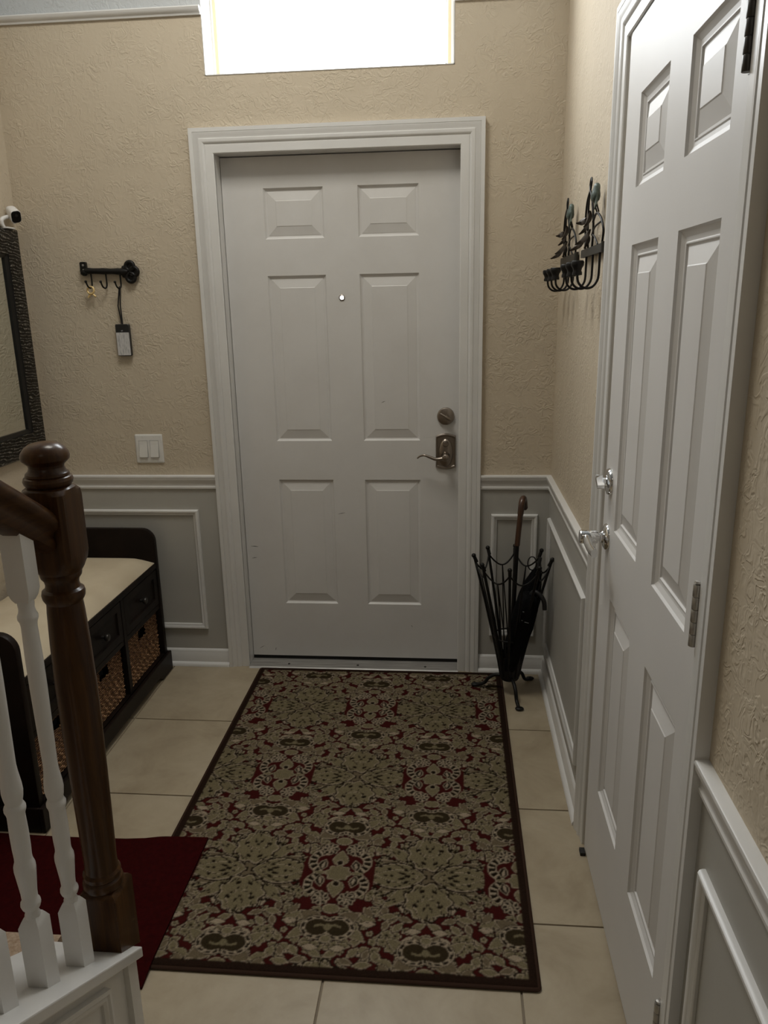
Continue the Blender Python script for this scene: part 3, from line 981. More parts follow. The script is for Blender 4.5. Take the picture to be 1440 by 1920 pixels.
# cushion
b = MB()
ys = np.linspace(yi0 + 0.004, yi1 - 0.004, 25)
xs_ = np.linspace(BX0 + 0.012, BX1 - 0.006, 13)
rings = []
cy_, cx_ = (ys[0] + ys[-1]) / 2, (xs_[0] + xs_[-1]) / 2
hy, hx = (ys[-1] - ys[0]) / 2, (xs_[-1] - xs_[0]) / 2
top = {}
vs, fs = [], []
for i, yy in enumerate(ys):
    for j, xx in enumerate(xs_):
        u_, v_ = abs((yy - cy_) / hy), abs((xx - cx_) / hx)
        z = 0.494 + 0.045 * (1 - u_ ** 14) * (1 - v_ ** 9) + 0.006 * math.sin(7 * yy + 2) * (1 - u_ ** 8) * (1 - v_ ** 8)
        vs.append((xx, yy, z))
nn = len(xs_)
for i in range(len(ys) - 1):
    for j in range(nn - 1):
        fs.append((i * nn + j, i * nn + j + 1, (i + 1) * nn + j + 1, (i + 1) * nn + j))
b.add(vs, fs)
rim = [(xs_[0], ys[0]), (xs_[-1], ys[0]), (xs_[-1], ys[-1]), (xs_[0], ys[-1])]
b.add([(x, y, 0.4925) for x, y in rim], [(0, 1, 2, 3)])
cu = b.build('bench_cushion', 'cushion_cloth', smooth=70)
tag(cu, 'long cream fabric cushion lying on the dark storage bench', 'cushion')
# wicker baskets
blabs = ['woven wicker basket in the bench bay nearest the front door', 'woven wicker basket in the middle bay of the storage bench',
         'woven wicker basket in the bench bay nearest the stairs']
for (a, c), lab in zip(bays, blabs):
    a2, c2, z0, z1 = a + 0.010, c - 0.010, 0.0845, 0.284
    ba = empty('wicker_basket', ((BX0 + BX1) / 2, (a + c) / 2, z0))
    tag(ba, lab, 'basket', 'wicker baskets in the storage bench')
    xf = BX1 - 0.022
    b = MB()
    NYs, NZs = 64, 100
    hy0, hy1, hz0 = (a + c) / 2 - 0.036, (a + c) / 2 + 0.036, z1 - 0.048
    vs, fs = [], []
    for i in range(NZs + 1):
        for j in range(NYs + 1):
            z = z0 + (z1 - z0) * i / NZs
            y = a2 + (c2 - a2) * j / NYs
            row = int(i / 4)
            ph = 0.5 * (1 - math.cos(2 * PI * i / 4.0))
            d = 0.0045 * ph * (0.55 + 0.45 * math.cos(2 * PI * j / 6.0 + PI * row)) + 0.0015 * math.sin(j * 1.7 + row * 2.3)
            vs.append((xf + d, y, z + 0.0012 * math.sin(j * 0.9 + row)))
    for i in range(NZs):
        for j in range(NYs):
            y = a2 + (c2 - a2) * (j + 0.5) / NYs
            z = z0 + (z1 - z0) * (i + 0.5) / NZs
            if hy0 < y < hy1 and z > hz0 and z < z1 - 0.010:
                continue
            q = i * (NYs + 1) + j
            fs.append((q, q + 1, q + NYs + 2, q + NYs + 1))
    b.add(vs, fs)
    b.box(BX0 + 0.04, BX0 + 0.05, a2, c2, z0, z1)
    b.box(BX0 + 0.04, xf, a2, a2 + 0.006, z0, z1)
    b.box(BX0 + 0.04, xf, c2 - 0.006, c2, z0, z1)
    b.box(BX0 + 0.04, xf, a2, c2, z0, z0 + 0.006)
    b.build('basket_body', 'wicker', ba, smooth=60)
    MB().tube([(xf + 0.001, a2, z1), (xf + 0.001, (a2 + c2) / 2, z1 + 0.001), (xf + 0.001, c2, z1)], 0.0052, 8).build('basket_rim', 'wicker', ba, smooth=60)
    MB().box(xf - 0.03, xf - 0.026, hy0 - 0.01, hy1 + 0.01, hz0 - 0.01, z1 - 0.004).build('handle_hole_shade', 'black_void', ba)  # black sheet standing in for the shade inside the handle hole

# ------------------------------------------------------------------ rug
RX0, RX1, RY0, RY1, RZ = 0.055, 1.077, -1.572, -0.036, 0.010
NXr, NYr = 376, 564
gx = np.linspace(RX0, RX1, NXr)
gy = np.linspace(RY0, RY1, NYr)
GXX, GYY = np.meshgrid(gx, gy)
K = np.zeros(GXX.shape, dtype=int)            # 0 red ground, 1 dark outline, 2 taupe, 3 pale thread, 4 olive brown, 5 warm taupe, 6 border


def lob(X, Y, cx, cy, a):
    c, s = math.cos(a), math.sin(a)
    return (X - cx) * c + (Y - cy) * s, -(X - cx) * s + (Y - cy) * c


def d_ell(X, Y, cx, cy, rx, ry, a=0.0):
    u, v = lob(X, Y, cx, cy, a)
    q = np.sqrt((u / rx) ** 2 + (v / ry) ** 2)
    return (q - 1) * min(rx, ry)


def d_leaf(X, Y, cx, cy, a, L, W, p=1.0):
    """pointed leaf starting at (cx, cy) going along angle a"""
    u, v = lob(X, Y, cx, cy, a)
    t = np.clip(u / L, 0, 1)
    w = W * np.sin(PI * t ** p)
    return np.maximum(np.abs(v) - w, np.maximum(-u, u - L))


def put(sl, d, fill, ol=0.0028, gap=0.0022, edge=3):
    k = K[sl]
    if gap:
        k[d < ol + gap] = 1
    if ol:
        k[d < ol] = edge
    k[d < 0] = fill


MXP, MYP = 0.248, 0.4425
rng = random.Random(11)
leaves = []
for _ in range(120):
    leaves.append((rng.uniform(0, MXP), rng.uniform(0.0, MYP), rng.uniform(0, 2 * PI), rng.uniform(0.016, 0.040), rng.uniform(0.005, 0.0105), rng.choice((2, 2, 5, 3))))
buds = [(rng.uniform(0, MXP), rng.uniform(0.0, MYP), rng.uniform(0.006, 0.013)) for _ in range(70)]


def window_of(cx, cy, r):
    i0, i1 = np.searchsorted(gx, cx - r), np.searchsorted(gx, cx + r)
    j0, j1 = np.searchsorted(gy, cy - r), np.searchsorted(gy, cy + r)
    return (slice(j0, j1), slice(i0, i1))


cents = []
for j in range(-1, 5):
    for i in range(-3, 5):
        cx0 = 0.567 + i * 2 * MXP + (MXP if j % 2 == 0 else 0.0)
        cents.append((cx0, -0.355 - j * MYP + 0.0))
# ground sprays, mirrored about each medallion axis
for cx0, cy0 in cents:
    sl = window_of(cx0, cy0 - MYP / 2, 0.36)
    X, Y = GXX[sl], GYY[sl]
    if X.size == 0:
        continue
    for lx, ly, a, L, W, c in leaves:
        for s in (1, -1):
            put(sl, d_leaf(X, Y, cx0 + s * lx, cy0 - ly, a if s > 0 else PI - a, L, W), c, 0.0024, 0.0022)
    for lx, ly, r in buds:
        for s in (1, -1):
            ax_, ay_ = X - (cx0 + s * lx), Y - (cy0 - ly)
            rr = np.hypot(ax_, ay_)
            tt = np.arctan2(ay_, ax_)
            put(sl, rr - r * (1 + 0.22 * np.cos(5 * tt)), 2, 0.0023, 0.0021)
            K[sl][rr < r * 0.3] = 1
# medallions
for cx0, cy0 in cents:
    sl = window_of(cx0, cy0, 0.235)
    X, Y = GXX[sl], GYY[sl]
    if X.size == 0:
        continue
    x, y = X - cx0, Y - cy0
    r = np.hypot(x, y)
    t = np.arctan2(y, x)
    put(sl, r - (0.088 + 0.012 * np.cos(4 * t + PI) + 0.005 * np.cos(16 * t)), 5, 0.0028, 0.003)
    for q in range(4):
        a0 = PI / 4 + q * PI / 2
        for da in (-0.30, 0.0, 0.30):
            put(sl, d_leaf(X, Y, cx0 + 0.03 * math.cos(a0 + da), cy0 + 0.03 * math.sin(a0 + da), a0 + da * 1.35, 0.132 - 0.02 * abs(da) * 3, 0.018), 5 if da else 2, 0.0022, 0.0016)
    for s in (1, -1):
        # ruffled upright petals
        u, v = x, (y * s - 0.088)
        tt = np.arctan2(v, u)
        put(sl, np.hypot(u / 1.0, v / 1.05) - (0.056 + 0.005 * np.cos(9 * tt)), 2, 0.0034, 0.0044)
        put(sl, np.hypot(u, v - 0.026) - (0.032 + 0.004 * np.cos(7 * tt)), 2, 0.0022, 0.0014)
        # long pointed side petals
        put(sl, d_leaf(X, Y, cx0 + s * 0.012, cy0, 0.0 if s > 0 else PI, 0.178, 0.044, 0.80), 2, 0.0034, 0.0046)
        put(sl, d_leaf(X, Y, cx0 + s * 0.030, cy0, 0.0 if s > 0 else PI, 0.118, 0.022, 0.80), 2, 0.0020, 0.0014)
    for sx_ in (1, -1):
        for sy_ in (1, -1):
            for lx, ly, a, L, W, c in ((0.004, 0.163, 0.55, 0.040, 0.0085, 2), (0.040, 0.158, -0.35, 0.036, 0.0080, 5), (0.062, 0.166, 0.9, 0.034, 0.0085, 2), (0.078, 0.142, 0.15, 0.042, 0.0085, 2), (0.018, 0.188, 0.1, 0.032, 0.0070, 3), (0.100, 0.160, 1.3, 0.030, 0.0075, 5)):
                put(sl, d_leaf(x * sx_, y * sy_, lx, ly, a, L, W), c, 0.0024, 0.0022)
    rr0 = random.Random(5)
    slashes = []
    for q in range(58):
        a = rr0.uniform(0, PI / 2)
        rad = rr0.uniform(0.030, 0.150)
        slashes.append((a, rad, rr0.uniform(0.008, 0.019), rr0.uniform(0.0016, 0.0036)))
    slashes += [(1.28, 0.104, 0.011, 0.0075), (0.22, 0.105, 0.012, 0.006), (0.10, 0.062, 0.016, 0.0025), (0.40, 0.060, 0.020, 0.0022), (0.95, 0.050, 0.018, 0.0022), (1.25, 0.050, 0.016, 0.0020), (0.78, 0.020, 0.016, 0.0022)]
    for a, rad, L, W in slashes:
        for s1 in (1, -1):
            for s2 in (1, -1):
                an = math.atan2(s2 * math.sin(a), s1 * math.cos(a))
                d = d_leaf(X, Y, cx0 + rad * math.cos(an), cy0 + rad * math.sin(an), an, L, W)
                K[sl][d < 0] = 1
# cartouches between the medallions
for cx1, cy0 in cents:
    cx0 = cx1 + MXP
    sl = window_of(cx0, cy0, 0.26)
    X, Y = GXX[sl], GYY[sl]
    if X.size == 0:
        continue
    x, y = X - cx0, Y - cy0
    t = np.arctan2(y, x)
    red = np.hypot(x / 0.104, y / 0.108) + 0.05 * np.cos(6 * t)
    K[sl][red < 1.0] = 0
    for sx_ in (1, -1):
        for sy_ in (1, -1):
            u, v = x * sx_, y * sy_
            # hatched C scroll
            ax_, ay_ = u - 0.041, v - 0.044
            rr = np.hypot(ax_, ay_)
            tt = np.arctan2(ay_, ax_)
            on = (tt > -1.45) & (tt < 1.9)
            dd = np.where(on, np.abs(rr - 0.036) - 0.0095, 1.0)
            put(sl, dd, 1, 0.0030, 0.0)
            k = K[sl]
            k[(dd < -0.001) & (np.sin(tt * 13) > 0.35)] = 3
            # inner curl
            put(sl, d_leaf(x * sx_, y * sy_, 0.050, 0.010, 1.75, 0.040, 0.011), 1, 0.0026, 0.0)
            k[d_leaf(x * sx_, y * sy_, 0.048, 0.014, 1.75, 0.030, 0.004) < 0] = 3
            # small rosette
            ax_, ay_ = u - 0.034, v - 0.094
            rr = np.hypot(ax_, ay_)
            tt = np.arctan2(ay_, ax_)
            dd = rr - (0.0205 + 0.0018 * np.cos(8 * tt))
            put(sl, dd, 1, 0.0028, 0.001)
            k[(dd < -0.001) & (np.sin(8 * tt) > 0.45)] = 3
            k[np.abs(rr - 0.0095) < 0.0014] = 3
            k[rr < 0.004] = 3
            # side petals of the kidney
            put(sl, d_leaf(u, v, 0.020, 0.172, -0.50, 0.066, 0.020, 0.8), 5, 0.0024, 0.002)
            put(sl, d_leaf(u, v, 0.050, 0.190, 0.70, 0.060, 0.013, 0.8), 2, 0.0022, 0.002)
            put(sl, d_leaf(u, v, 0.075, 0.145, 0.4, 0.045, 0.011), 2, 0.0018, 0.0015)
            put(sl, d_leaf(u, v, 0.085, 0.120, 0.9, 0.040, 0.010), 5, 0.0018, 0.0015)
    for s in (1, -1):
        v = y * s
        put(sl, d_leaf(x, v, 0.0, 0.028, PI / 2, 0.060, 0.020, 0.7), 2, 0.0022, 0.0015)
        put(sl, np.hypot(x, v - 0.040) - 0.0085, 1, 0.0026, 0.0)
        put(sl, d_ell(x, v, 0.0, 0.128, 0.020, 0.014), 2, 0.0022, 0.0015)
        # kidney with hatched rim
        dk = np.minimum(np.hypot((np.abs(x) - 0.026) / 1.15, v - 0.190) - 0.026, np.maximum(np.abs(x) - 0.03, np.abs(v - 0.186) - 0.016))
        tk = np.arctan2(v - 0.190, x)
        put(sl, dk - 0.009, 1, 0.0030, 0.0015)
        k = K[sl]
        k[(dk < 0.008) & (np.sin(tk * 17) > 0.4)] = 3
        k[dk < 0.0022] = 3
        k[dk < 0] = 4
        mo = np.maximum(np.abs(v - 0.182 - 0.35 * np.abs(np.abs(x) - 0.018)) - 0.0034, np.abs(x) - 0.034)
        k[mo < 0] = 2
        k[np.hypot(x / 0.9, v - 0.189) < 0.0105] = 2
        put(sl, d_ell(x, v, 0.0, 0.226, 0.012, 0.010), 2, 0.0022, 0.0015)
    put(sl, np.hypot(x / 1.22, y) - (0.0265 + 0.0028 * np.cos(8 * t + PI / 8)), 2, 0.0024, 0.0018)
    for s in (1, -1):
        put(sl, d_leaf(x * s, y, 0.034, 0.0, 0.0, 0.034, 0.0052), 2, 0.0018, 0.0010)
# plain bound border
bd = np.minimum(np.minimum(GXX - RX0, RX1 - GXX), np.minimum(GYY - RY0, RY1 - GYY))
K[bd < 0.024] = 6
PALETTE = np.array([(0.046, 0.0062, 0.0052), (0.012, 0.0075, 0.004), (0.160, 0.134, 0.078), (0.310, 0.252, 0.182), (0.030, 0.021, 0.010), (0.128, 0.100, 0.062), (0.020, 0.0105, 0.0065)])
PILE = np.array([-0.0006, -0.0012, 0.0, 0.0002, -0.0004, 0.0, -0.0006])
# soften the colour steps a little, as woven thread does
colr = PALETTE[K]
blur = lambda A: (A + 0.25 * (np.roll(A, 1, 0) + np.roll(A, -1, 0) + np.roll(A, 1, 1) + np.roll(A, -1, 1))) / 2.0
colr = blur(colr)
hgt = blur(PILE[K])
edge_drop = 0.006 * np.clip(1 - bd / 0.008, 0, 1) ** 2
ZR = RZ + hgt - edge_drop
me = bpy.data.meshes.new('area_rug')
nv = NXr * NYr
vv = np.stack([GXX.ravel() - 0.566, GYY.ravel() + 0.804, ZR.ravel()], 1)
idx = np.arange(nv).reshape(NYr, NXr)
quads = np.stack([idx[:-1, :-1].ravel(), idx[:-1, 1:].ravel(), idx[1:, 1:].ravel(), idx[1:, :-1].ravel()], 1)
me.vertices.add(nv)
me.vertices.foreach_set('co', vv.ravel())
nq = len(quads)
me.loops.add(nq * 4)
me.loops.foreach_set('vertex_index', quads.ravel().astype(np.int32))
me.polygons.add(nq)
me.polygons.foreach_set('loop_start', (np.arange(nq) * 4).astype(np.int32))
me.update(calc_edges=True)
at_ = me.color_attributes.new('weave', 'FLOAT_COLOR', 'POINT')
at_.data.foreach_set('color', np.concatenate([colr.reshape(-1, 3), np.ones((nv, 1))], 1).ravel().astype(np.float32))
me.materials.append(MATS['rug_pile'])
me.polygons.foreach_set('use_smooth', np.ones(nq, dtype=bool))
rug = bpy.data.objects.new('area_rug', me)
COL.objects.link(rug)
rug.location = (0.566, -0.804, 0.0)
WL[rug] = Vector((0.566, -0.804, 0.0))
tag(rug, 'red and taupe floral patterned rug with dark brown border before the front door', 'rug')
b = MB()
b.loft([[(x, y, z) for x, y in rrect(RX0 - w, RX1 + w, RY0 - w, RY1 + w, 0.012)] for w, z in ((0.0, 0.0006), (0.003, 0.0015), (0.0045, 0.004), (0.003, 0.0066), (0.0, 0.0078), (-0.02, 0.0072))], caps=False)
b.build('rug_binding', 'rug_edge', rug, smooth=60)

# red mat, one corner lying on the rug
b = MB()
mx0, mx1, my0, my1 = -0.66, 0.168, -1.63, -1.135
xs_ = np.concatenate([np.linspace(mx0, -0.02, 12), np.linspace(0.0, mx1, 22)])
ys_ = np.linspace(my0, my1, 14)


def mat_z(x, y):
    t = min(max((x + 0.060) / 0.108, 0), 1)
    k_ = t * t * (3 - 2 * t)
    if y < RY0:
        k_ *= max(0.0, 1 - (RY0 - y) / 0.05)
    return 0.0006 + 0.0106 * k_


vs, fs = [], []
for off_ in (0.0, 0.0065):
    for y in ys_:
        for x in xs_:
            vs.append((x, y + (0.006 * math.sin(6 * x) if y > -1.2 else 0), mat_z(x, y) + off_))
na, nb = len(xs_), len(ys_)
for L_ in (0, 1):
    for i in range(nb - 1):
        for j in range(na - 1):
            q = L_ * na * nb + i * na + j
            fs.append((q, q + 1, q + na + 1, q + na))
for i in range(nb - 1):
    for j in (0, na - 1):
        q = i * na + j
        fs.append((q, q + na, q + na + na * nb, q + na * nb))
for j in range(na - 1):
    for i in (0, nb - 1):
        q = i * na + j
        fs.append((q, q + 1, q + 1 + na * nb, q + na * nb))
b.add(vs, fs)
tag(b.build('stair_mat', 'red_mat', smooth=40), 'plain dark red mat at the foot of the stairs', 'mat')

# ------------------------------------------------------------------ mirror and small camera
mi_ = empty('wall_mirror', (LX + 0.015, -0.40, 0.957))
tag(mi_, 'rectangular wall mirror with hammered black frame on left wall', 'mirror')
MY0, MY1, MZ0, MZ1 = 0.030, 0.760, 0.957, 1.804
fprof = [(0.0, 0.004), (0.0, 0.017), (0.004, 0.021), (0.012, 0.023), (0.050, 0.025), (0.090, 0.0235), (0.0905, 0.017), (0.1045, 0.015), (0.1045, 0.004)]
b = MB()
inner = [(MY0 + 0.1045, MZ0 + 0.1045), (MY0 + 0.1045, MZ1 - 0.1045), (MY1 - 0.1045, MZ1 - 0.1045), (MY1 - 0.1045, MZ0 + 0.1045)]
b.sweep(inner, [(0.1045 - w, h) for w, h in fprof[:6]] + [(0.0145, 0.004)], fl, closed=True)
b.build('mirror_frame', 'hammered_black', mi_, smooth=30)
MB().sweep(inner, [(0.0145, 0.004), (0.0145, 0.0225), (0.013, 0.018), (0.0, 0.013), (0.0, 0.004)], fl, closed=True).build('inner_border', 'frame_inner', mi_)
b = MB().prism([(inner[0][0] - 0.003, inner[0][1] - 0.003), (inner[2][0] + 0.003, inner[0][1] - 0.003), (inner[2][0] + 0.003, inner[2][1] + 0.003), (inner[0][0] - 0.003, inner[2][1] + 0.003)], fl, 0.003, 0.0075)
b.build('mirror_pane', 'mirror_glass', mi_)

cm = empty('security_camera', (LX + 0.017, -0.085, MZ1))
tag(cm, 'small white security camera on top of the mirror frame', 'camera')
co = Vector((LX + 0.0, -0.085, MZ1))
Cc = Vector((LX + 0.035, -0.070, MZ1 + 0.052))
dirn = Vector((0.62, -0.50, -0.42)).normalized()
side = dirn.cross(Vector((0, 0, 1))).normalized()
upv = side.cross(dirn)
tl = math.radians(-12)
s2 = side * math.cos(tl) + upv * math.sin(tl)
u2v = -side * math.sin(tl) + upv * math.cos(tl)


def cf(a, c, h):
    return Cc + s2 * a + u2v * c + dirn * h


def rr2(k_, h):
    return [cf(a * k_, c * k_, h) for a, c in rrect(-0.0185, 0.0185, -0.0235, 0.0235, 0.013, 6)]


MB().loft([rr2(0.55, -0.030), rr2(0.85, -0.027), rr2(0.97, -0.018), rr2(1.0, -0.006), rr2(1.0, 0.022), rr2(0.97, 0.0245)]).build('camera_body', 'camera_white', cm, smooth=40)
fp = MB().loft([rr2(0.93, 0.020), rr2(0.93, 0.0252), rr2(0.88, 0.0262)]).build('camera_face', 'black_gloss', cm, smooth=30)
MB().lathe([(0.0058, 0.0), (0.0058, 0.0018), (0.0, 0.0022)], cf(0, 0.006, 0.0258), dirn, 16).build('lens', 'black_plastic', fp, smooth=40)
b = MB()
b.loft([[(co.x + 0.0175 + 0.014 * a, co.y + 0.030 * c_, z) for a, c_ in rrect(-1, 1, -1, 1, 0.5)] for z in (MZ1 + 0.0002, MZ1 + 0.004, MZ1 + 0.005)])
b.tube(smooth_path([(co.x + 0.012, co.y - 0.022, MZ1 + 0.003), (co.x + 0.011, co.y - 0.030, MZ1 + 0.016), (co.x + 0.013, co.y - 0.024, MZ1 + 0.034), tuple(Cc - dirn * 0.018 - u2v * 0.014)], 6), 0.0072, 12)
b.ball(Cc - u2v * 0.026 - dirn * 0.002, 0.011)
b.build('camera_stand', 'camera_white', cm, smooth=50)

# ------------------------------------------------------------------ light switches
sw = empty('light_switch', (-0.3555, -0.004, 0.90))
tag(sw, 'white double rocker light switch plate beside the front door', 'switch')
fs_ = lambda s, z, h: (s, -h, z)
X0, X1, Z0, Z1 = -0.413, -0.298, 0.8985, 1.0165
b = MB()
b.loft([[fs_(a, c_, h) for a, c_ in rrect(X0 + w, X1 - w, Z0 + w, Z1 - w, 0.005 - w * 0.3)] for w, h in ((0.0, 0.0), (0.0, 0.003), (0.003, 0.0055), (0.006, 0.0062))])
pb = b.build('switch_plate', 'white_plastic', sw, smooth=30)
for cx0 in (-0.3785, -0.3325):
    b = MB()
    rc = rrect(cx0 - 0.0168, cx0 + 0.0168, 0.924, 0.991, 0.002, 2)
    b.loft([[fs_(a, c_, 0.005) for a, c_ in rc], [fs_(a, c_, 0.0085 + (c_ - 0.9575) * -0.13) for a, c_ in rc]])
    b.build('rocker', 'white_plastic', sw, smooth=25)
    for z in (0.908, 1.007):
        MB().lathe([(0.0028, 0.005), (0.0028, 0.0068), (0, 0.0072)], (cx0, 0, z), (0, -1, 0), 12).build('screw', 'white_plastic', pb, smooth=40)
    for q0, q1, q2, q3 in ((cx0 - 0.0182, cx0 + 0.0182, 0.9222, 0.9236), (cx0 - 0.0182, cx0 + 0.0182, 0.9914, 0.9922), (cx0 - 0.0184, cx0 - 0.0174, 0.9222, 0.9922), (cx0 + 0.0174, cx0 + 0.0184, 0.9222, 0.9922)):
        MB().box(q0, q1, -0.0066, -0.0060, q2, q3).build('rocker_gap_shade', 'grey_print_and_gap_shade', pb)  # thin grey strips imitate the shade in the gap round each rocker
MB().prism([(-0.342, 0.930), (-0.331, 0.930), (-0.326, 0.937), (-0.338, 0.935)], lambda a, c_, h: (a, -h, c_), 0.0095, 0.0108).build('paint_chip', 'black_plastic', pb)

# ------------------------------------------------------------------ key rack
kr = empty('key_rack', (-0.44, -0.008, 1.59))
tag(kr, 'black cast iron wall rack shaped like an old key with hooks', 'key rack')
yk0 = -0.014
b = MB()
kz = lambda x: 1.648 - 0.035 * (x + 0.44)
pts = [(x, yk0, kz(x)) for x in np.linspace(-0.535, -0.392, 13)]
b.tube(pts, [0.0105, 0.0120, 0.0110, 0.0105, 0.0108, 0.0110, 0.0118, 0.0112, 0.0105, 0.0105, 0.0112, 0.0125, 0.0110], 12)
b.build('key_shaft', 'black_iron', kr, smooth=50)
b = MB()
fk_ = lambda a, c_, h: (a, -h, c_)
b.prism(rrect(-0.551, -0.527, 1.637, 1.684, 0.005, 3), fk_, 0.006, 0.020)
b.ball((-0.538, yk0, 1.645), 0.014, 0.012, 0.013)
b.build('key_bit', 'black_iron', kr, smooth=35)
for z in (1.672, 1.654):
    MB().lathe([(0.0042, 0.0185), (0.0042, 0.0205), (0.0, 0.0215)], (-0.538, 0, z), (0, -1, 0), 10).build('screw', 'hinge_steel', kr, smooth=40)
b = MB()
ccx, ccz = -0.3585, 1.6445
for dx, dz, r_ in ((0.002, 0.020, 0.0155), (0.017, 0.0, 0.0150), (0.003, -0.021, 0.0155)):
    b.tube([(ccx + dx + r_ * math.cos(t), yk0, ccz + dz + r_ * math.sin(t)) for t in np.linspace(0, 2 * PI, 25)[:-1]], 0.0078, 10, closed=True)
b.tube([(ccx - 0.040, yk0, ccz + 0.002), (ccx - 0.026, yk0, ccz), (ccx - 0.006, yk0, ccz)], [0.012, 0.015, 0.009], 12)
for dz in (0.014, -0.013):
    b.ball((ccx - 0.022, yk0 + 0.001, ccz + dz), 0.0095, 0.008, 0.0095)
b.prism([(ccx - 0.006, ccz + 0.034), (ccx + 0.012, ccz + 0.032), (ccx + 0.034, ccz + 0.006), (ccx + 0.034, ccz - 0.006), (ccx + 0.014, ccz - 0.034), (ccx - 0.006, ccz - 0.034), (ccx - 0.012, ccz)], fk_, 0.009, 0.014)
b.build('key_bow', 'black_iron', kr, smooth=50)
hooks = []
for hx in (-0.513, -0.454, -0.398):
    z0 = kz(hx) - 0.008
    p = [(hx, yk0, z0), (hx + 0.001, yk0 - 0.001, z0 - 0.025), (hx + 0.0005, yk0 - 0.002, z0 - 0.046), (hx - 0.004, yk0 - 0.008, z0 - 0.0545), (hx - 0.009, yk0 - 0.017, z0 - 0.049), (hx - 0.012, yk0 - 0.023, z0 - 0.034)]
    b = MB().tube(smooth_path(p, 6), 0.0031, 8)
    b.ball((hx - 0.0125, yk0 - 0.024, z0 - 0.031), 0.0050)
    b.build('hook', 'black_iron', kr, smooth=50)
    hooks.append((hx, z0))
# brass charm on the first hook
hx, z0 = hooks[0]
cpt = Vector((hx - 0.004, yk0 - 0.0085, z0 - 0.0630))
b = MB()
b.tube([(cpt.x + 0.0130 * math.cos(t), cpt.y + 0.002 * math.sin(t), cpt.z + 0.0130 * math.sin(t)) for t in np.linspace(0, 2 * PI, 25)[:-1]], 0.0040, 8, closed=True)
b.tube(smooth_path([(cpt.x + 0.002, cpt.y, cpt.z - 0.012), (cpt.x - 0.006, cpt.y, cpt.z - 0.018), (cpt.x - 0.013, cpt.y - 0.001, cpt.z - 0.027)], 4), 0.0036, 8)
b.tube(smooth_path([(cpt.x - 0.004, cpt.y, cpt.z - 0.0125), (cpt.x + 0.007, cpt.y, cpt.z - 0.015), (cpt.x + 0.018, cpt.y - 0.001, cpt.z - 0.024)], 4), 0.0036, 8)
tag(b.build('brass_charm', 'brass', smooth=50), 'small gold ring charm hanging from the first hook of key rack', 'charm')
# remote on a strap
hx, z0 = hooks[2]
rm = empty('tag_remote', (-0.41, -0.010, 1.329))
tag(rm, 'small black remote with white paper label hanging on a strap', 'remote')
b = MB()
tp = Vector((hx - 0.0035, yk0 - 0.0078, z0 - 0.0505))
b.tube([tp + Vector((-0.0015, 0, 0.0)), (-0.4185, -0.014, 1.52), (-0.4115, -0.013, 1.448)], 0.0028, 6)
b.tube([tp + Vector((0.0020, 0, 0.0)), (-0.4095, -0.014, 1.52), (-0.4085, -0.013, 1.448)], 0.0028, 6)
b.tube([tp + Vector((-0.0015, 0, 0.0)), tp + Vector((0, 0, 0.0035)), tp + Vector((0.002, 0, 0.0))], 0.0021, 6)
b.build('strap', 'black_plastic', rm, smooth=60)
fm = lambda a, c_, h: (a, -h, c_)
b = MB()
b.loft([[fm(a, c_, h) for a, c_ in rrect(-0.4375 + w, -0.382 - w, 1.3295 + w, 1.451 - w, 0.005)] for w, h in ((0.002, 0.004), (0.0, 0.006), (0.0, 0.018), (0.002, 0.020))])
b.build('remote_body', 'black_plastic', rm, smooth=30)
MB().prism(rrect(-0.4355, -0.384, 1.3325, 1.4195, 0.002, 2), fm, 0.0198, 0.0206).build('paper_label', 'paper_label', rm)
MB().prism([(-0.4155, 1.4265), (-0.411, 1.4235), (-0.4065, 1.4265), (-0.409, 1.4285), (-0.411, 1.4265), (-0.413, 1.4285)], fm, 0.0199, 0.0206).build('print_mark', 'grey_print_and_gap_shade', rm)

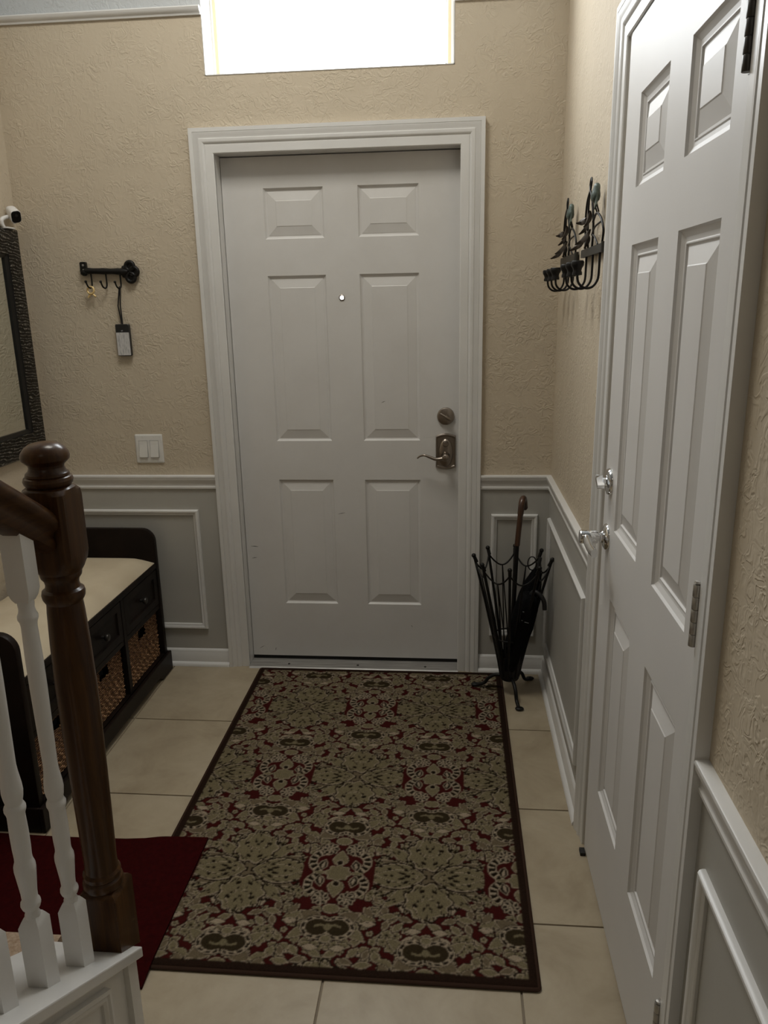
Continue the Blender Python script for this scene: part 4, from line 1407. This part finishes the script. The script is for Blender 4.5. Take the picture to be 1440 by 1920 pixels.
# ------------------------------------------------------------------ candle sconces with birds
def sconce(yc, zo, label):
    so = empty('bird_candle_sconce', (RX - 0.006, yc, 1.545 + zo))
    tag(so, label, 'candle holder', 'bird candle sconces on the right wall')
    P = lambda t, h, z: (RX - h, yc - t, z + zo)
    W = 0.0030
    b = MB()
    # wall wires: pointed arch, centre stem, hanging loop
    b.tube(smooth_path([P(-0.130, 0.010, 1.655), P(-0.140, 0.010, 1.700), P(-0.135, 0.012, 1.745), P(-0.105, 0.014, 1.785), P(-0.065, 0.014, 1.808)], 6), W, 8)
    b.tube(smooth_path([P(-0.020, 0.010, 1.655), P(-0.012, 0.010, 1.700), P(-0.015, 0.012, 1.745), P(-0.035, 0.014, 1.785), P(-0.065, 0.014, 1.808)], 6), W, 8)
    b.tube(smooth_path([P(-0.085, 0.010, 1.655), P(-0.090, 0.012, 1.72), P(-0.080, 0.014, 1.78), P(-0.065, 0.014, 1.808)], 6), W * 0.9, 8)
    b.tube(smooth_path([P(-0.065, 0.014, 1.808), P(-0.078, 0.013, 1.823), P(-0.068, 0.012, 1.840), P(-0.054, 0.013, 1.828), P(-0.062, 0.014, 1.808)], 6), W * 0.85, 8)
    # round branch on the other half
    b.tube(smooth_path([P(-0.010, 0.012, 1.722), P(0.050, 0.014, 1.738), P(0.115, 0.014, 1.722), P(0.150, 0.012, 1.690), P(0.130, 0.010, 1.662)], 6), W, 8)
    b.tube(smooth_path([P(-0.02, 0.012, 1.690), P(0.05, 0.016, 1.705), P(0.125, 0.013, 1.712)], 5), W * 0.8, 8)
    b.tube(smooth_path([P(-0.01, 0.012, 1.690), P(0.04, 0.014, 1.680), P(0.075, 0.012, 1.660)], 5), W * 0.8, 8)
    b.build('wire_frame', 'black_iron', so, smooth=50)
    b = MB()
    b.prism(rrect(-0.185, 0.145, 1.6375, 1.6590, 0.004, 2), lambda a, c_, h: P(a, h, c_), 0.004, 0.014)
    b.tube([P(0.146, 0.009, 1.636), P(0.146, 0.009, 1.662)], 0.0065, 10)
    b.build('cross_bar', 'black_paint_bar', so, smooth=35)
    for t in (-0.105, 0.0, 0.105):
        b = MB()
        pa = smooth_path([P(t, 0.010, 1.640), P(t, 0.010, 1.600), P(t, 0.012, 1.572), P(t, 0.023, 1.555), P(t, 0.037, 1.550), P(t, 0.051, 1.554), P(t, 0.062, 1.567), P(t, 0.065, 1.590)], 6)
        b.tube(pa, 0.0032, 8)
        ar = b.build('arm', 'black_iron', so, smooth=50)
        MB().lathe([(0.004, 1.582), (0.0125, 1.583), (0.0125, 1.589), (0.0105, 1.594), (0.0120, 1.600), (0.0165, 1.607), (0.0170, 1.615), (0.0145, 1.619), (0.0100, 1.610), (0.0, 1.609)], (RX - 0.065, yc - t, zo), seg=20).build('candle_cup', 'black_iron', ar, smooth=40)
    # leaves
    for (t, h, z), (dt, dh, dz), L_, Wd in (((-0.10, 0.016, 1.742), (-0.35, 0.75, -0.35), 0.032, 0.010), ((-0.06, 0.018, 1.735), (-0.9, 0.35, -0.75), 0.060, 0.010), ((-0.02, 0.018, 1.705), (-0.95, 0.42, -0.5), 0.080, 0.011),
                                            ((-0.09, 0.020, 1.690), (-0.65, 0.6, -0.55), 0.062, 0.010), ((-0.075, 0.018, 1.700), (0.1, 0.15, -1.0), 0.042, 0.009), ((-0.05, 0.016, 1.755), (-0.2, 0.3, -0.9), 0.045, 0.009)):
        d = Vector(P(dt, dh, dz)) - Vector(P(0, 0, 0))
        d = Vector((-dh, -dt, dz)).normalized()
        wv = d.cross(Vector((-0.6, -0.5, 0.3))).normalized()
        nv_ = d.cross(wv)
        base = Vector(P(t, h, z))
        rows = []
        for i in range(9):
            q = i / 8
            w_ = Wd * math.sin(PI * q ** 0.8) + 0.0012
            c0 = base + d * L_ * q + nv_ * 0.006 * math.sin(PI * q)
            rows.append([c0 + wv * w_ + nv_ * 0.004, c0 - nv_ * 0.0008, c0 - wv * w_ + nv_ * 0.004, c0 + nv_ * 0.0008])
        MB().loft(rows).build('leaf', 'dark_bronze', so, smooth=50)
    # bird perched on the round branch
    bc = Vector(P(0.070, 0.022, 1.780))
    BS = 0.72
    ax_ = Vector((0.10, -0.25, 0.95)).normalized()
    e1 = Vector((1, 0, 0)) - ax_ * ax_.x
    e1.normalize()
    e2 = ax_.cross(e1)
    M3 = Matrix((e1, e2, ax_)).transposed()
    b = MB()
    seg = 16
    rings = []
    for h, rx_, ry_, ox in ((-0.026, 0.004, 0.006, 0), (-0.022, 0.011, 0.016, 0), (-0.013, 0.016, 0.026, 0), (0.0, 0.0165, 0.030, 0), (0.012, 0.014, 0.026, 0.002), (0.021, 0.012, 0.020, 0.003), (0.029, 0.0115, 0.017, 0.003), (0.036, 0.009, 0.012, 0.003), (0.040, 0.003, 0.004, 0.003)):
        rings.append([bc + BS * M3 @ Vector((rx_ * math.cos(2 * PI * k / seg), ry_ * math.sin(2 * PI * k / seg) + ox, h)) for k in range(seg)])
    b.loft(rings)
    b.loft([[bc + BS * M3 @ Vector((x_, y_, z_)) for x_, y_, z_ in ((0.003, -0.030 - q * 0.02, 0.006 - q * 0.03), (0.003, -0.018 - q * 0.014, -0.010 - q * 0.034), (-0.003, -0.018 - q * 0.014, -0.010 - q * 0.034), (-0.003, -0.030 - q * 0.02, 0.006 - q * 0.03))] for q in (0, 0.5, 1.0)])
    b.loft([[bc + BS * M3 @ Vector((x_ * (1 - q), 0.014 + 0.016 * q, 0.029 + x2 * (1 - q))) for x_, x2 in ((0.004, 0.0), (0.0, 0.004), (-0.004, 0.0), (0.0, -0.004))] for q in (0, 0.95)])
    bi = b.build('bird', 'patina', so, smooth=50)
    b = MB()
    for s in (-1, 1):
        q0 = bc + Vector((0.0, 0.009 * s, -0.014))
        b.tube([q0, q0 + Vector((0.004, 0.004 * s, -0.016)), Vector(P(0.070 - 0.012 * s, 0.014, 1.738))], 0.0020, 6)
    b.build('bird_legs', 'black_iron', bi, smooth=50)
    return so


sconce(-0.762, -0.010, 'wrought iron bird candle sconce nearer the closet door')
sconce(-0.315, -0.010, 'wrought iron bird candle sconce nearer the corner')

# ------------------------------------------------------------------ umbrella stand
UX, UY = 1.102, -0.185
us = empty('umbrella_stand', (UX, UY, 0))
tag(us, 'black wire umbrella stand shaped like an upturned umbrella', 'umbrella stand')
NR = 8
PH = math.radians(37)
rib = lambda a, q: Vector((UX + math.cos(a) * (0.034 + 0.111 * q ** 1.12), UY + math.sin(a) * (0.034 + 0.111 * q ** 1.12), 0.075 + 0.487 * q))
tips = []
for k in range(NR):
    a = PH + k * 2 * PI / NR
    b = MB().tube([rib(a, q) for q in np.linspace(0, 1, 9)], [0.0058] * 5 + [0.0052] * 4, 8)
    tp = rib(a, 1.0)
    o2 = Vector((math.cos(a), math.sin(a), 2.2)).normalized()
    b.ball(tp + o2 * 0.007, 0.0088)
    b.tube([tp - o2 * 0.022, tp], 0.0068, 8)
    b.build('rib', 'black_iron', us, smooth=50)
    tips.append(tp)
for k in range(NR):
    a0, a1 = PH + k * 2 * PI / NR, PH + (k + 1) * 2 * PI / NR
    p0, p1 = rib(a0, 0.965), rib(a1, 0.965)
    pts = []
    for t in np.linspace(0, 1, 13):
        p = p0.lerp(p1, t)
        s = math.sin(PI * t)
        p = p - Vector((p.x - UX, p.y - UY, 0)).normalized() * (0.010 * s) - Vector((0, 0, 0.046 * s ** 0.85))
        pts.append(p)
    b = MB().tube(pts, 0.0032, 8)
    b.build('scallop', 'black_iron', us, smooth=60)
    md = pts[6]
    b = MB()
    am = (a0 + a1) / 2
    for da in (-0.36, 0.36):
        e_ = rib(am + da, 0.02)
        b.tube([md, md.lerp(e_, 0.5) - Vector((math.cos(am), math.sin(am), 0)) * 0.004, e_], 0.0023, 6)
    b.build('wire', 'black_iron', us, smooth=60)
b = MB()
b.lathe([(0.0, 0.062), (0.034, 0.063), (0.038, 0.070), (0.036, 0.082), (0.041, 0.120), (0.047, 0.160), (0.0485, 0.168), (0.0465, 0.168), (0.039, 0.120), (0.033, 0.088), (0.0, 0.084)], (UX, UY, 0), seg=32)
b.build('cup', 'black_iron', us, smooth=40)
b = MB().tube([(UX + 0.066 * math.cos(t), UY + 0.066 * math.sin(t), 0.248) for t in np.linspace(0, 2 * PI, 33)[:-1]], 0.003, 8, closed=True)
b.build('ring', 'black_iron', us, smooth=60)
for fx, fy, fz in ((1.131, -0.318, 0.0), (1.192, -0.076, 0.0), (0.972, -0.158, 0.0118)):
    d = Vector((fx - UX, fy - UY, 0))
    ln = d.length
    d.normalize()
    B0 = Vector((UX, UY, 0))
    pts = smooth_path([B0 + d * 0.020 + Vector((0, 0, 0.070)), B0 + d * 0.055 + Vector((0, 0, 0.072)), B0 + d * 0.085 + Vector((0, 0, 0.052)), B0 + d * (ln - 0.035) + Vector((0, 0, 0.020 + fz)), B0 + d * (ln - 0.008) + Vector((0, 0, 0.0075 + fz)), B0 + d * (ln + 0.008) + Vector((0, 0, 0.0072 + fz))], 6)
    b = MB().tube(pts, [0.0070] * (len(pts) - 8) + [0.0066, 0.0062, 0.006, 0.0062, 0.0066, 0.007, 0.0072, 0.0072], 10)
    b.ball(B0 + d * (ln + 0.004) + Vector((0, 0, fz + 0.0070)), 0.017, 0.013, 0.0066)
    b.build('leg', 'black_iron', us, smooth=50)
b = MB().tube([(UX + 0.002, UY, 0.08), (UX + 0.008, UY + 0.004, 0.35), (UX + 0.016, UY + 0.006, 0.625)], 0.0082, 12)
b.build('pole', 'black_iron', us, smooth=50)
hp = smooth_path([(UX + 0.016, UY + 0.006, 0.615), (UX + 0.021, UY + 0.008, 0.68), (UX + 0.026, UY + 0.011, 0.740), (UX + 0.030, UY + 0.022, 0.776), (UX + 0.037, UY + 0.042, 0.790), (UX + 0.043, UY + 0.062, 0.776), (UX + 0.046, UY + 0.070, 0.748)], 6)
b = MB().tube(hp, [0.0104] * 12 + [0.0118] * (len(hp) - 12), 14)
b.ball(hp[-1], 0.0124)
b.build('handle', 'handle_wood', us, smooth=50)


def folded(name, label, base, top, prof, extra):
    root = empty(name, base)
    tag(root, label, 'umbrella')
    base, top = Vector(base), Vector(top)
    ax_ = (top - base).normalized()
    e1 = (Vector((0, 1, 0)) - ax_ * ax_.y).normalized()
    e2 = ax_.cross(e1)
    ln = (top - base).length
    rings = []
    seg = 32
    for q, r_ in prof:
        rings.append([base + ax_ * ln * q + (e1 * math.cos(2 * PI * k / seg) + e2 * math.sin(2 * PI * k / seg)) * r_ * (1 + 0.10 * math.cos(8 * 2 * PI * k / seg + 5 * q)) for k in range(seg)])
    MB().loft(rings).build('folded_canopy', 'umbrella_cloth', root, smooth=50)
    extra(root, base, top, ax_, e1, e2)
    return root


def ex1(root, base, top, ax_, e1, e2):
    MB().tube([top - ax_ * 0.01, top + ax_ * 0.045], [0.010, 0.006], 10).build('tip_cap', 'black_plastic', root, smooth=50)
    c_ = top + Vector((-0.022, -0.004, 0.022))
    MB().tube([c_ + Vector((0.016 * math.cos(t), 0, 0.027 * math.sin(t))) for t in np.linspace(0, 2 * PI, 25)[:-1]], 0.0024, 8, closed=True).build('wrist_loop', 'black_plastic', root, smooth=50)


def ex2(root, base, top, ax_, e1, e2):
    hp_ = smooth_path([top - ax_ * 0.02, top + ax_ * 0.010 + Vector((0.008, -0.004, 0)), top + Vector((0.030, -0.014, 0.006)), top + Vector((0.048, -0.024, -0.018)), top + Vector((0.052, -0.028, -0.052))], 6)
    MB().tube(hp_, 0.0085, 12).build('hook_handle', 'black_plastic', root, smooth=50)
    c_ = base.lerp(top, 0.70) - e1 * 0.0
    fwd = (Vector((CAM.x, CAM.y, c_.z)) - c_).normalized()
    sd = ax_.cross(fwd).normalized()
    for q, (a0, a1, h0) in enumerate(((-0.020, -0.004, 0.0), (0.004, 0.009, 0.004), (0.008, 0.013, 0.040))):
        o_ = c_ + fwd * 0.0435 + ax_ * h0
        MB().tube([o_ - sd * a0, o_ - sd * a1], 0.0013, 6).build('print_mark', 'grey_print_and_gap_shade', root)


folded('folded_umbrella', 'long black folded umbrella with wrist loop leaning in the stand', (1.098, -0.178, 0.105), (1.200, -0.155, 0.515),
       [(0.0, 0.024), (0.08, 0.030), (0.25, 0.037), (0.5, 0.041), (0.72, 0.040), (0.86, 0.032), (0.95, 0.020), (1.0, 0.012)], ex1)
folded('folded_umbrella', 'black folded umbrella with curved hook handle leaning in the stand', (1.096, -0.205, 0.110), (1.168, -0.232, 0.440),
       [(0.0, 0.022), (0.1, 0.030), (0.3, 0.039), (0.6, 0.043), (0.85, 0.043), (0.95, 0.038), (1.0, 0.022)], ex2)

# ------------------------------------------------------------------ door stop
b = MB().prism([(-1.094, 0.0), (-1.118, 0.0), (-1.118, 0.010), (-1.098, 0.0115), (-1.094, 0.0105)], lambda a, c_, h: (h, a, c_), 1.237, 1.2512)
tag(b.build('door_stop', 'rubber', bevel=0.001), 'tiny black rubber stop on the floor at the closet door', 'door stop')
